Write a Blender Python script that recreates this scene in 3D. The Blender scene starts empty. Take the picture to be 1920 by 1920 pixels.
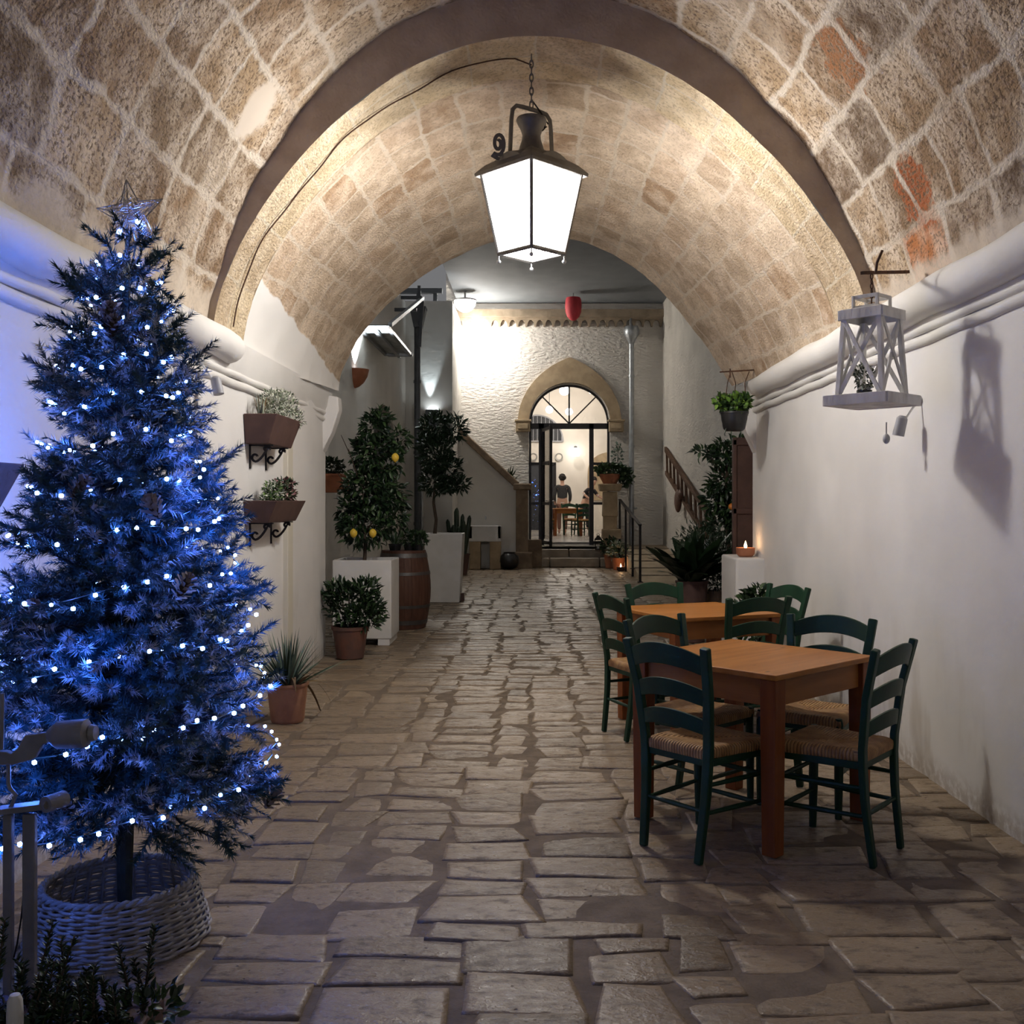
import bpy, math, random
import numpy as np
from mathutils import Vector, Matrix

random.seed(11)
RNG = np.random.default_rng(11)
S = bpy.context.scene
COL = S.collection
EYE, F = 1.47, 1920.0
PI = math.pi


def P(x, y, d):
    return Vector(((x - 1000) * d / F, d, EYE + (940 - y) * d / F))


# ------------------------------------------------------------------ mesh helpers
class MB:
    def __init__(s):
        s.v, s.f, s.m = [], [], []

    def add(s, vs, fs, mi=0):
        b = len(s.v)
        s.v += [tuple(v) for v in vs]
        s.f += [tuple(i + b for i in f) for f in fs]
        s.m += [mi] * len(fs)
        return s

    def box(s, c, size, rot=None, mi=0, taper=(1, 1)):
        hx, hy, hz = size[0] / 2, size[1] / 2, size[2] / 2
        vs = []
        for z, t in ((-hz, (1, 1)), (hz, taper)):
            for x, y in ((-hx, -hy), (hx, -hy), (hx, hy), (-hx, hy)):
                v = Vector((x * t[0], y * t[1], z))
                if rot is not None:
                    v = rot @ v
                vs.append(v + Vector(c))
        return s.add(vs, [(3, 2, 1, 0), (4, 5, 6, 7), (0, 1, 5, 4), (1, 2, 6, 5), (2, 3, 7, 6), (3, 0, 4, 7)], mi)

    def bar(s, p0, p1, w, h, ref=(0, 0, 1), mi=0):
        """rectangular bar from p0 to p1, w across, h along ref"""
        p0, p1 = Vector(p0), Vector(p1)
        return s.sweep([p0, p1], [(-w / 2, -h / 2), (w / 2, -h / 2), (w / 2, h / 2), (-w / 2, h / 2)], ref, mi)

    def sweep(s, pts, sec, ref=(0, 0, 1), mi=0, scales=None, caps=True):
        pts = [Vector(p) for p in pts]
        n, k = len(pts), len(sec)
        ref = Vector(ref)
        vs = []
        for i, p in enumerate(pts):
            t = (pts[min(i + 1, n - 1)] - pts[max(i - 1, 0)]).normalized()
            side = t.cross(ref)
            if side.length < 1e-5:
                side = t.cross(Vector((1, 0.01, 0)))
            side.normalize()
            up = side.cross(t).normalized()
            q = scales[i] if scales else 1
            for a, b in sec:
                vs.append(p + side * a * q + up * b * q)
        fs = []
        for i in range(n - 1):
            for j in range(k):
                fs.append((i * k + j, i * k + (j + 1) % k, (i + 1) * k + (j + 1) % k, (i + 1) * k + j))
        if caps:
            fs.append(tuple(range(k - 1, -1, -1)))
            fs.append(tuple((n - 1) * k + j for j in range(k)))
        return s.add(vs, fs, mi)

    def tube(s, pts, r, n=8, mi=0, caps=True):
        """round tube, parallel transported"""
        pts = [Vector(p) for p in pts]
        m = len(pts)
        rs = r if isinstance(r, (list, tuple)) else [r] * m
        t0 = (pts[1] - pts[0]).normalized()
        nrm = t0.orthogonal().normalized()
        vs = []
        for i, p in enumerate(pts):
            t = (pts[min(i + 1, m - 1)] - pts[max(i - 1, 0)]).normalized()
            nrm = (nrm - t * nrm.dot(t))
            if nrm.length < 1e-6:
                nrm = t.orthogonal()
            nrm.normalize()
            b = t.cross(nrm)
            for j in range(n):
                a = 2 * PI * j / n
                vs.append(p + (nrm * math.cos(a) + b * math.sin(a)) * rs[i])
        fs = []
        for i in range(m - 1):
            for j in range(n):
                fs.append((i * n + j, i * n + (j + 1) % n, (i + 1) * n + (j + 1) % n, (i + 1) * n + j))
        if caps:
            fs.append(tuple(range(n - 1, -1, -1)))
            fs.append(tuple((m - 1) * n + j for j in range(n)))
        return s.add(vs, fs, mi)

    def lathe(s, prof, c=(0, 0, 0), n=24, mi=0, arc=(0, 2 * PI), start=0.0):
        full = abs(arc[1] - arc[0] - 2 * PI) < 1e-6
        cnt = n if full else n + 1
        vs, fs = [], []
        for r, z in prof:
            for j in range(cnt):
                a = start + arc[0] + (arc[1] - arc[0]) * j / n
                vs.append((c[0] + r * math.cos(a), c[1] + r * math.sin(a), c[2] + z))
        for i in range(len(prof) - 1):
            for j in range(n if full else n):
                j2 = (j + 1) % cnt
                fs.append((i * cnt + j, i * cnt + j2, (i + 1) * cnt + j2, (i + 1) * cnt + j))
        if full:
            if prof[0][0] > 1e-4:
                fs.append(tuple(range(cnt - 1, -1, -1)))
            if prof[-1][0] > 1e-4:
                fs.append(tuple((len(prof) - 1) * cnt + j for j in range(cnt)))
        return s.add(vs, fs, mi)

    def ball(s, c, r, n=12, mi=0, sc=(1, 1, 1)):
        prof = [(max(1e-5, math.sin(PI * i / n)), -math.cos(PI * i / n)) for i in range(n + 1)]
        vs, fs = [], []
        k = n + 4
        for a, z in prof:
            for j in range(k):
                t = 2 * PI * j / k
                vs.append((c[0] + r * sc[0] * a * math.cos(t), c[1] + r * sc[1] * a * math.sin(t), c[2] + r * sc[2] * z))
        for i in range(n):
            for j in range(k):
                fs.append((i * k + j, i * k + (j + 1) % k, (i + 1) * k + (j + 1) % k, (i + 1) * k + j))
        return s.add(vs, fs, mi)

    def prism(s, poly, d0, d1, plane='xz', mi=0):
        """polygon (a,b) extruded along the third axis from d0 to d1"""
        def m(a, b, d):
            return {'xz': (a, d, b), 'yz': (d, a, b), 'xy': (a, b, d)}[plane]
        k = len(poly)
        vs = [m(a, b, d0) for a, b in poly] + [m(a, b, d1) for a, b in poly]
        fs = [tuple(range(k)), tuple(range(2 * k - 1, k - 1, -1))]
        fs += [(j, k + j, k + (j + 1) % k, (j + 1) % k) for j in range(k)]
        return s.add(vs, fs, mi)

    def strip(s, a, b, d0, d1, plane='xz', mi=0, closed=False):
        """solid band between two polylines a and b (same length), extruded"""
        def m(p, d):
            return {'xz': (p[0], d, p[1]), 'yz': (d, p[0], p[1]), 'xy': (p[0], p[1], d)}[plane]
        n = len(a)
        vs = [m(p, d) for d in (d0, d1) for l in (a, b) for p in l]
        A0, B0, A1, B1 = 0, n, 2 * n, 3 * n
        fs = []
        for i in range(n - 1):
            fs += [(A0 + i, A0 + i + 1, B0 + i + 1, B0 + i), (A1 + i, B1 + i, B1 + i + 1, A1 + i + 1),
                   (A0 + i, A1 + i, A1 + i + 1, A0 + i + 1), (B0 + i, B0 + i + 1, B1 + i + 1, B1 + i)]
        fs += [(A0, B0, B1, A1), (A0 + n - 1, A1 + n - 1, B1 + n - 1, B0 + n - 1)]
        return s.add(vs, fs, mi)

    def build(s, name, mats, parent=None, smooth=35, bevel=0, loc=None, seg=2):
        me = bpy.data.meshes.new(name)
        me.from_pydata(s.v, [], s.f)
        return finish(me, name, mats, parent, smooth, bevel, loc, s.m, seg)


def finish(me, name, mats, parent, smooth, bevel, loc, mi=None, seg=2):
    for m in (mats if isinstance(mats, (list, tuple)) else [mats]):
        me.materials.append(m)
    if mi is not None and len(me.materials) > 1:
        me.polygons.foreach_set('material_index', np.array(mi, np.int32))
    fix_normals(me)
    if smooth:
        me.shade_smooth()
        me.set_sharp_from_angle(angle=math.radians(smooth))
    o = bpy.data.objects.new(name, me)
    COL.objects.link(o)
    if parent is not None:
        o.parent = parent
    if loc is not None:
        o.location = loc
    if bevel:
        b = o.modifiers.new('bevel', 'BEVEL')
        b.width, b.segments, b.limit_method = bevel, seg, 'ANGLE'
        b.angle_limit = math.radians(40)
    return o


def fix_normals(me):
    import bmesh
    if len(me.polygons) > 60000:
        return
    bm = bmesh.new()
    bm.from_mesh(me)
    bmesh.ops.recalc_face_normals(bm, faces=bm.faces)
    bm.to_mesh(me)
    bm.free()


def np_obj(name, V, Fa, mats, parent=None, mi=None, loc=None, uv=None, flat=False, attr=None):
    me = bpy.data.meshes.new(name)
    n, k = Fa.shape
    me.vertices.add(len(V))
    me.vertices.foreach_set('co', np.ascontiguousarray(V, np.float32).ravel())
    me.loops.add(n * k)
    me.loops.foreach_set('vertex_index', np.ascontiguousarray(Fa, np.int32).ravel())
    me.polygons.add(n)
    me.polygons.foreach_set('loop_start', np.arange(0, n * k, k, dtype=np.int32))
    for m in (mats if isinstance(mats, (list, tuple)) else [mats]):
        me.materials.append(m)
    if mi is not None:
        me.polygons.foreach_set('material_index', np.ascontiguousarray(mi, np.int32))
    me.update(calc_edges=True)
    if uv is not None:
        l = me.uv_layers.new(name='UVMap')
        l.data.foreach_set('uv', np.ascontiguousarray(uv[Fa.ravel()], np.float32).ravel())
    if attr is not None:
        a = me.attributes.new('tint', 'FLOAT', 'POINT')
        a.data.foreach_set('value', np.ascontiguousarray(attr, np.float32))
    if flat:
        me.shade_flat()
    else:
        me.shade_smooth()
    o = bpy.data.objects.new(name, me)
    COL.objects.link(o)
    if parent is not None:
        o.parent = parent
    if loc is not None:
        o.location = loc
    return o


def grid_faces(nu, nv, flip=False):
    i, j = np.meshgrid(np.arange(nu - 1), np.arange(nv - 1), indexing='ij')
    a = i * nv + j
    q = np.stack([a, a + 1, a + nv + 1, a + nv], -1).reshape(-1, 4)
    return q[:, ::-1] if flip else q


def vnoise(p, scale, seed=0):
    """value noise, p (...,3) -> -1..1"""
    q = np.asarray(p, float) * scale + seed * 17.31
    i = np.floor(q).astype(np.int64)
    f = q - i
    f = f * f * (3 - 2 * f)

    def h(a):
        n = (a[..., 0] * 374761393 + a[..., 1] * 668265263 + a[..., 2] * 2147483647) & 0x7fffffff
        n = ((n ^ (n >> 13)) * 1274126177) & 0x7fffffff
        return ((n ^ (n >> 16)) & 0xffff) / 32767.5 - 1
    r = 0
    for dx in (0, 1):
        for dy in (0, 1):
            for dz in (0, 1):
                w = (f[..., 0] if dx else 1 - f[..., 0]) * (f[..., 1] if dy else 1 - f[..., 1]) * (f[..., 2] if dz else 1 - f[..., 2])
                r = r + w * h(i + np.array([dx, dy, dz]))
    return r


# ------------------------------------------------------------------ object bookkeeping
def tag(o, label, cat, group=None, kind=None):
    if label:
        o['label'] = label
    if cat:
        o['category'] = cat
    if group:
        o['group'] = group
    if kind:
        o['kind'] = kind
    return o


def thing(name, label, cat, loc=(0, 0, 0), rotz=0, group=None):
    o = bpy.data.objects.new(name, None)
    COL.objects.link(o)
    o.empty_display_size = 0.1
    o.location = loc
    o.rotation_euler = (0, 0, rotz)
    return tag(o, label, cat, group)


def struct(o):
    o['kind'] = 'structure'
    return o


def copy_tree(root, loc, rotz, label, group=None):
    kids = {}
    allo = list(COL.objects)
    for o in allo:
        if o.parent is not None:
            kids.setdefault(o.parent.name, []).append(o)

    def rec(o, par):
        c = o.copy()
        COL.objects.link(c)
        if par is not None:
            c.parent = par
        for ch in kids.get(o.name, []):
            rec(ch, c)
        return c
    r = rec(root, None)
    r.location, r.rotation_euler = loc, (0, 0, rotz)
    r['label'] = label
    if group:
        r['group'] = group
    return r


# ------------------------------------------------------------------ materials
class NT:
    def __init__(s, name):
        s.m = bpy.data.materials.new(name)
        s.m.use_nodes = True
        s.t = s.m.node_tree
        s.t.nodes.clear()
        s.out = s.t.nodes.new('ShaderNodeOutputMaterial')

    def put(s, sock, v):
        if isinstance(v, bpy.types.NodeSocket):
            s.t.links.new(v, sock)
        elif v is not None:
            if isinstance(v, (tuple, list)) and len(v) == 3 and sock.type == 'RGBA':
                v = (*v, 1)
            sock.default_value = v

    def node(s, ty, props=None, ins=None):
        n = s.t.nodes.new('ShaderNode' + ty)
        for k, v in (props or {}).items():
            setattr(n, k, v)
        for k, v in (ins or {}).items():
            s.put(n.inputs[k], v)
        return n

    def math(s, op, a, b=None, c=None, clamp=False):
        n = s.node('Math', {'operation': op, 'use_clamp': clamp})
        for i, v in enumerate((a, b, c)):
            if v is not None:
                s.put(n.inputs[i], v)
        return n.outputs[0]

    def ss(s, x, lo, hi):
        n = s.node('MapRange', {'interpolation_type': 'SMOOTHSTEP'}, {0: x, 1: lo, 2: hi, 3: 0.0, 4: 1.0})
        return n.outputs[0]

    def noise(s, vec, scale, detail=4, rough=0.55, out=0):
        return s.node('TexNoise', None, {'Vector': vec, 'Scale': scale, 'Detail': detail, 'Roughness': rough}).outputs[out]

    def mix(s, fac, a, b, mode='MIX'):
        n = s.node('Mix', {'data_type': 'RGBA', 'blend_type': mode})
        s.put(n.inputs[0], fac)
        s.put(n.inputs[6], a)
        s.put(n.inputs[7], b)
        return n.outputs[2]

    def ramp(s, fac, stops, interp='LINEAR'):
        n = s.node('ValToRGB', None, {0: fac})
        e = n.color_ramp
        e.interpolation = interp
        while len(e.elements) < len(stops):
            e.elements.new(0.5)
        for el, (p, c) in zip(e.elements, stops):
            el.position = p
            el.color = (*c, 1)
        return n.outputs[0]

    def bump(s, h, strength=0.5, dist=0.02, normal=None):
        return s.node('Bump', None, {'Height': h, 'Strength': strength, 'Distance': dist, 'Normal': normal}).outputs[0]

    def obj(s):
        return s.node('TexCoord').outputs['Object']

    def bsdf(s, **k):
        ins = {kk.replace('_', ' '): v for kk, v in k.items()}
        b = s.node('BsdfPrincipled', None, ins)
        s.t.links.new(b.outputs[0], s.out.inputs[0])
        return s.m


def simple(name, c1, c2=None, scale=6, rough=0.6, metal=0, bump=0.0, bscale=None, bdist=0.01, spec=0.5, stretch=None, r2=None, detail=4):
    n = NT(name)
    v = n.obj()
    if stretch:
        v = n.node('Mapping', None, {0: v, 3: stretch}).outputs[0]
    f = n.noise(v, scale, detail)
    col = n.mix(n.ss(f, 0.35, 0.65), c1, c2) if c2 else c1
    ro = rough if r2 is None else n.node('MapRange', None, {0: f, 1: .3, 2: .7, 3: rough, 4: r2}).outputs[0]
    nm = n.bump(n.noise(v, bscale or scale * 4, 5, .6), bump, bdist) if bump else None
    return n.bsdf(Base_Color=col, Roughness=ro, Metallic=metal, Normal=nm, Specular_IOR_Level=spec)


def emit(name, color, strength):
    n = NT(name)
    e = n.node('Emission', None, {0: color, 1: strength})
    n.t.links.new(e.outputs[0], n.out.inputs[0])
    return n.m


def wood(name, c1, c2, axis='x', scale=5, rough=0.4):
    st = {'x': (.08, 1, 1), 'y': (1, .08, 1), 'z': (1, 1, .08)}[axis]
    n = NT(name)
    o = n.obj()
    v = n.node('Mapping', None, {0: o, 3: st}).outputs[0]
    f = n.noise(v, scale * 6, 6, .62)
    g = n.noise(v, scale * 1.5, 3)
    k = n.node('TexVoronoi', {'feature': 'F1'}, {'Vector': n.node('Mapping', None, {0: o, 3: tuple(3.2 if q == 1 else 1.6 for q in st)}).outputs[0], 'Scale': 2.3}).outputs[0]
    knot = n.ss(k, 0.09, 0.04)
    col = n.mix(n.ss(n.math('ADD', n.math('MULTIPLY', f, .6), n.math('MULTIPLY', g, .4)), .36, .64), c1, c2)
    col = n.mix(n.math('MULTIPLY', knot, .8), col, tuple(x * .25 for x in c1))
    return n.bsdf(Base_Color=col, Roughness=rough, Normal=n.bump(f, .12, .004), Specular_IOR_Level=.22)


def blocks(name, w, h, cols, mortar, m0, m1, distort=.06, bump=.9, speckle=.6, plaster=None, smear=.5, seed=0.0, pcol=(.74, .72, .69), special=(), lime=0.0):
    """coursed stone blocks on the UV plane (metres): per-block colour, irregular pale mortar"""
    n = NT(name)
    uv = n.node('TexCoord').outputs['UV']
    ob = n.obj()
    nz = n.node('TexNoise', None, {'Vector': ob, 'Scale': 2.6, 'Detail': 3.0})
    d = n.node('VectorMath', {'operation': 'SUBTRACT'}, {0: nz.outputs['Color'], 1: (.5, .5, .5)}).outputs[0]
    nz2 = n.node('TexNoise', None, {'Vector': ob, 'Scale': 14.0, 'Detail': 2.0})
    d2 = n.node('VectorMath', {'operation': 'SUBTRACT'}, {0: nz2.outputs['Color'], 1: (.5, .5, .5)}).outputs[0]
    q = n.node('VectorMath', {'operation': 'MULTIPLY_ADD'}, {0: d, 1: (distort * 3,) * 3, 2: uv}).outputs[0]
    q = n.node('VectorMath', {'operation': 'MULTIPLY_ADD'}, {0: d2, 1: (distort * .75,) * 3, 2: q}).outputs[0]
    sp = n.node('SeparateXYZ', None, {0: q})
    u, v = sp.outputs[0], sp.outputs[1]
    vr = n.math('DIVIDE', v, h)
    row = n.math('FLOOR', vr)
    rr = n.node('TexWhiteNoise', {'noise_dimensions': '1D'}, {'W': n.math('ADD', row, seed + .37)}).outputs[0]
    ur = n.math('ADD', n.math('DIVIDE', u, n.math('MULTIPLY', w, n.math('MULTIPLY_ADD', rr, .5, .75))), n.math('MULTIPLY', rr, 7.0))
    colm = n.math('FLOOR', ur)
    fu, fv = n.math('FRACT', ur), n.math('FRACT', vr)
    du = n.math('MULTIPLY', n.math('MINIMUM', fu, n.math('SUBTRACT', 1.0, fu)), w)
    dv = n.math('MULTIPLY', n.math('MINIMUM', fv, n.math('SUBTRACT', 1.0, fv)), h)
    dd = n.math('SMOOTH_MIN', du, dv, .05)
    ed = n.math('MULTIPLY_ADD', n.math('SUBTRACT', n.noise(ob, 9, 3, .6), .5), .09 * smear, dd)
    mask = n.ss(ed, m0, m1)
    wn = n.node('TexWhiteNoise', {'noise_dimensions': '2D'}, {'Vector': n.node('CombineXYZ', None, {0: row, 1: colm, 2: seed}).outputs[0]})
    col = n.ramp(wn.outputs[0], cols, 'CONSTANT')
    big = n.noise(ob, 5, 3, .6)
    fine = n.noise(ob, 42, 3, .7)
    pit = n.node('Mapping', None, {0: uv, 3: (34, 60, 1)}).outputs[0]
    pits = n.noise(pit, 1.0, 2, .6)
    col = n.mix(n.math('MULTIPLY', n.ss(big, .35, .7), .45), col, tuple(min(1, x * 1.5) for x in mortar))
    col = n.mix(n.math('MULTIPLY', n.ss(fine, .52, .36), speckle), col, (.13, .085, .05))
    if lime:
        lm = n.ss(n.noise(ob, 1.1, 3, .6), .52, .66)
        col = n.mix(n.math('MULTIPLY', lm, lime), col, (.58, .50, .40))
    for pc, rad, cc in special:
        dist = n.node('VectorMath', {'operation': 'DISTANCE'}, {0: n.node('VectorMath', {'operation': 'MULTIPLY_ADD'}, {0: d2, 1: (.25,) * 3, 2: ob}).outputs[0], 1: pc}).outputs['Value']
        col = n.mix(n.math('MULTIPLY', n.ss(dist, rad + .02, rad - .03), n.ss(fine, .36, .56)), col, cc)
    mo = n.mix(n.math('MULTIPLY', n.ss(fine, .5, .3), .45), mortar, tuple(x * .55 for x in mortar))
    # mortar is smeared in some places and nearly absent in others
    pres = n.ss(n.noise(ob, 1.6, 2), .30, .52)
    mk = n.math('MAXIMUM', mask, n.math('MULTIPLY', n.math('SUBTRACT', 1.0, pres), .7))
    col = n.mix(mk, mo, col)
    hgt = n.math('ADD', n.math('MULTIPLY', pits, .8), n.math('MULTIPLY', fine, .6))
    nm = n.bump(hgt, bump, .02)
    if plaster:
        pm = plaster(n, ob)
        col = n.mix(pm, col, pcol)
        nm2 = n.node('Mix', {'data_type': 'VECTOR'})
        n.put(nm2.inputs[0], pm)
        n.put(nm2.inputs[4], nm)
        n.put(nm2.inputs[5], n.bump(big, .25, .01))
        nm = nm2.outputs[1]
    return n.bsdf(Base_Color=col, Roughness=.92, Normal=nm, Specular_IOR_Level=.2)


def plaster_mat(name, base, dirt=True, rough_scale=18, bump=.25, relief=None):
    n = NT(name)
    o = n.obj()
    a = n.noise(o, 1.3, 2)
    b = n.noise(o, rough_scale, 3, .6)
    col = n.mix(n.ss(a, .3, .75), base, tuple(x * .88 for x in base))
    if dirt:
        z = n.node('SeparateXYZ', None, {0: o}).outputs[2]
        st = n.noise(n.node('Mapping', None, {0: o, 3: (1, 1.2, .45)}).outputs[0], 2.2, 3, .65)
        low = n.math('MULTIPLY', n.ss(z, 1.0, .05), n.ss(st, .5, .68))
        foot = n.math('MULTIPLY', n.ss(z, .16, .02), n.ss(b, .3, .6))
        col = n.mix(n.math('MULTIPLY', low, .5), col, (.33, .27, .2))
        col = n.mix(n.math('MULTIPLY', foot, .6), col, (.3, .24, .18))
    if relief:
        r = n.noise(n.node('Mapping', None, {0: o, 3: (1.5, 1, 4.0)}).outputs[0], relief, 3, .65)
        nm = n.bump(n.math('MULTIPLY_ADD', b, .12, r), 1.0, .05)
    else:
        nm = n.bump(n.math('ADD', n.math('MULTIPLY', a, .9), n.math('MULTIPLY', b, .35)), bump, .03)
    return n.bsdf(Base_Color=col, Roughness=.75, Normal=nm, Specular_IOR_Level=.25)


def tint_stone(name):
    n = NT(name)
    o = n.obj()
    t = n.node('Attribute', {'attribute_name': 'tint'}).outputs['Fac']
    col = n.ramp(t, [(0, (.16, .116, .075)), (.25, (.215, .157, .102)), (.5, (.25, .184, .121)), (.75, (.285, .212, .141)), (1, (.33, .25, .168))])
    f = n.noise(n.node('Mapping', None, {0: o, 3: (1, 1.8, 1)}).outputs[0], 11, 4, .65)
    col = n.mix(n.math('MULTIPLY', n.ss(f, .5, .33), .7), col, (.085, .06, .042))
    g = n.noise(o, 60, 2, .7)
    col = n.mix(n.math('MULTIPLY', n.ss(g, .5, .68), .3), col, (.42, .35, .27))
    pits = n.node('TexVoronoi', None, {'Vector': o, 'Scale': 19.0}).outputs[0]
    pm = n.math('MULTIPLY', n.ss(pits, .12, .05), n.ss(n.noise(o, 2.1, 2), .52, .6))
    col = n.mix(pm, col, (.07, .05, .04))
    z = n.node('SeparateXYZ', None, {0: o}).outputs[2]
    smear = n.ss(n.noise(o, 1.9, 3, .6), .50, .66)
    col = n.mix(n.math('MULTIPLY', smear, .55), col, (.20, .15, .107))
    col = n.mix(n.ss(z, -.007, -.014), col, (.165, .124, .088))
    hgt = n.math('ADD', n.math('MULTIPLY', f, .8), n.math('MULTIPLY', g, .25))
    hgt = n.math('SUBTRACT', hgt, n.math('MULTIPLY', pm, .5))
    ro = n.node('MapRange', None, {0: f, 1: .3, 2: .7, 3: .60, 4: .24}).outputs[0]
    return n.bsdf(Base_Color=col, Roughness=ro, Normal=n.bump(hgt, .55, .018), Specular_IOR_Level=.36)


def rush_mat(name):
    n = NT(name)
    o = n.obj()
    s = n.node('SeparateXYZ', None, {0: o})
    x, y = s.outputs[0], s.outputs[1]
    yy = n.math('SUBTRACT', y, .012)
    sel = n.math('GREATER_THAN', n.math('ABSOLUTE', yy), n.math('MULTIPLY', n.math('ABSOLUTE', x), .98))
    c = n.math('ADD', n.math('MULTIPLY', sel, x), n.math('MULTIPLY', n.math('SUBTRACT', 1.0, sel), yy))
    c = n.math('MULTIPLY_ADD', n.math('SUBTRACT', n.noise(o, 22, 3), .5), .010, c)
    wv = n.math('MULTIPLY_ADD', n.math('SINE', n.math('MULTIPLY', c, 430.0)), .5, .5)
    nz = n.noise(o, 16, 4)
    col = n.mix(n.ss(nz, .35, .65), (.34, .17, .065), (.50, .29, .12))
    col = n.mix(n.math('MULTIPLY', n.ss(wv, .35, .0), .75), col, (.12, .06, .025))
    return n.bsdf(Base_Color=col, Roughness=.6, Normal=n.bump(wv, .8, .006), Specular_IOR_Level=.3)


M = {}
M['plaster'] = plaster_mat('white_plaster', (.74, .72, .70))
M['plaster_yard'] = plaster_mat('yard_plaster', (.72, .69, .64), rough_scale=10, bump=.4)
M['plaster_rough'] = plaster_mat('rough_limewash', (.76, .72, .66), dirt=False, relief=5.5)
M['plaster_room'] = plaster_mat('room_plaster', (.80, .74, .66), dirt=False)
M['moulding'] = plaster_mat('moulding_limewash', (.74, .72, .69), dirt=False, bump=.35)
M['slab'] = simple('grey_soffit_paint', (.17, .185, .20), (.15, .165, .18), 2, .8)
near_cols = [(0, (0.310, 0.208, 0.122)), (.14, (0.224, 0.144, 0.085)), (.28, (0.370, 0.260, 0.159)), (.42, (0.267, 0.172, 0.100)), (.55, (0.155, 0.102, 0.065)),
             (.66, (0.344, 0.236, 0.141)), (.78, (0.232, 0.160, 0.100)), (.88, (0.344, 0.224, 0.122)), (.955, (.42, .165, .065))]
far_cols = [(0, (.45, .345, .245)), (.2, (.50, .39, .28)), (.4, (.40, .30, .21)), (.6, (.47, .35, .245)), (.8, (.53, .42, .31)), (.93, (.36, .24, .15))]


def haunch(n, ob):
    s = n.node('SeparateXYZ', None, {0: ob})
    x, y, z = s.outputs
    lim = n.math('MULTIPLY_ADD', n.math('SUBTRACT', 9.9, y), .125, 2.62)
    lim = n.math('MULTIPLY_ADD', n.math('SUBTRACT', n.noise(ob, 3.0, 4), .5), .12, lim)
    e = n.math('MULTIPLY', n.math('LESS_THAN', x, 0.0), n.math('GREATER_THAN', y, 6.9))
    return n.math('MULTIPLY', e, n.ss(n.math('SUBTRACT', lim, z), -.005, .015))




def near_lime(n, ob):
    s = n.node('SeparateXYZ', None, {0: ob})
    z = s.outputs[2]
    e = n.math('MULTIPLY_ADD', n.math('SUBTRACT', n.noise(ob, 3.5, 3), .5), .35, z)
    band = n.math('MULTIPLY', n.ss(e, 2.80, 2.70), .75)
    dist = n.node('VectorMath', {'operation': 'DISTANCE'}, {0: ob, 1: (-1.55, 5.75, 3.66)}).outputs['Value']
    dist = n.math('MULTIPLY_ADD', n.math('SUBTRACT', n.noise(ob, 7, 3), .5), .16, dist)
    return n.math('MAXIMUM', band, n.ss(dist, .20, .14))


M['vault_near'] = blocks('tufa_blocks_rough', .50, .375, near_cols, (.58, .505, .415), .006, .034, .034, 1.0, .85, near_lime, smear=.75, pcol=(.56, .485, .40), lime=.4,
                         special=(((1.57, 5.2, 3.73), .21, (.30, .135, .06)), ((1.97, 5.3, 3.05), .20, (.33, .105, .04))))
M['vault_far'] = blocks('tufa_blocks_dressed', .42, .30, far_cols, (.58, .49, .385), .006, .022, .03, .7, .3, haunch, smear=.35, seed=5.0)
M['rib'] = blocks('rib_voussoirs', .8, .42, [(0, (.50, .39, .25)), (.35, (.56, .44, .28)), (.7, (.46, .35, .23))], (.58, .5, .38), .003, .014, .02, 1.0, .35, smear=.3, seed=9.0)
M['rib_face'] = simple('rib_face_stone', (.46, .375, .30), (.38, .30, .235), 5, .9, bump=.8, bscale=30, bdist=.015)
M['tufa_smooth'] = simple('tufa_smooth', (.45, .345, .22), (.36, .265, .165), 5, .85, bump=.5, bscale=25)
M['tufa_grey'] = simple('weathered_cornice_stone', (.33, .26, .185), (.23, .18, .125), 4, .9, bump=.6, bscale=22)
M['tufa_dark'] = simple('weathered_stone', (.26, .19, .125), (.17, .12, .08), 4, .85, bump=.7, bscale=18, bdist=.02)
M['step_stone'] = simple('step_stone', (.40, .33, .25), (.29, .235, .175), 4, .55, bump=.6, bscale=14, bdist=.02)
M['paver'] = tint_stone('paving_stone')
M['joint'] = simple('paving_joint', (.185, .14, .10), (.13, .097, .069), 9, .9, bump=.6, bscale=50)
M['ramp'] = simple('ramp_stone', (.44, .35, .24), (.36, .28, .19), 3, .75, bump=.4, bscale=15)
M['green'] = simple('green_paint', (.0037, .027, .012), (.0052, .038, .016), 8, .48, spec=.3, bump=.05, bscale=60, stretch=(1, 1, .2))
M['rush'] = rush_mat('woven_rush')
M['pine_top'] = wood('honey_pine_top', (.36, .128, .023), (.46, .185, .042), 'x', 4, .38)
M['pine_apron'] = wood('honey_pine_apron', (.27, .095, .020), (.35, .138, .035), 'x', 4, .42)
M['pine_leg'] = wood('red_pine_leg', (.19, .052, .013), (.25, .078, .021), 'z', 4, .42)
M['iron'] = simple('black_iron', (.012, .011, .012), (.03, .026, .024), 20, .55, .6, bump=.15)
M['lantern_iron'] = simple('glare_greyed_iron', (.10, .096, .094), (.13, .125, .12), 15, .5, .4, bump=.1)  # iron greyed in its colour to stand for the lamp's glow and glare
M['rust'] = simple('rusty_iron', (.05, .025, .016), (.10, .045, .022), 25, .8, .3, bump=.3)
M['steel'] = simple('galvanised_steel', (.34, .36, .38), (.42, .44, .46), 12, .42, .75)
M['pipe_dark'] = simple('dark_pipe_paint', (.065, .073, .085), (.09, .098, .11), 6, .4, .2)
M['white_wood'] = simple('whitewashed_wood', (.78, .77, .75), (.55, .54, .53), 9, .7, bump=.35, bscale=40, stretch=(1, 1, .35))
M['terracotta'] = simple('terracotta', (.33, .115, .055), (.40, .16, .085), 6, .75, bump=.2, bscale=40)
M['terra_dark'] = simple('dark_terracotta', (.070, .034, .028), (.095, .048, .038), 5, .7, bump=.2, bscale=30)
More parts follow.
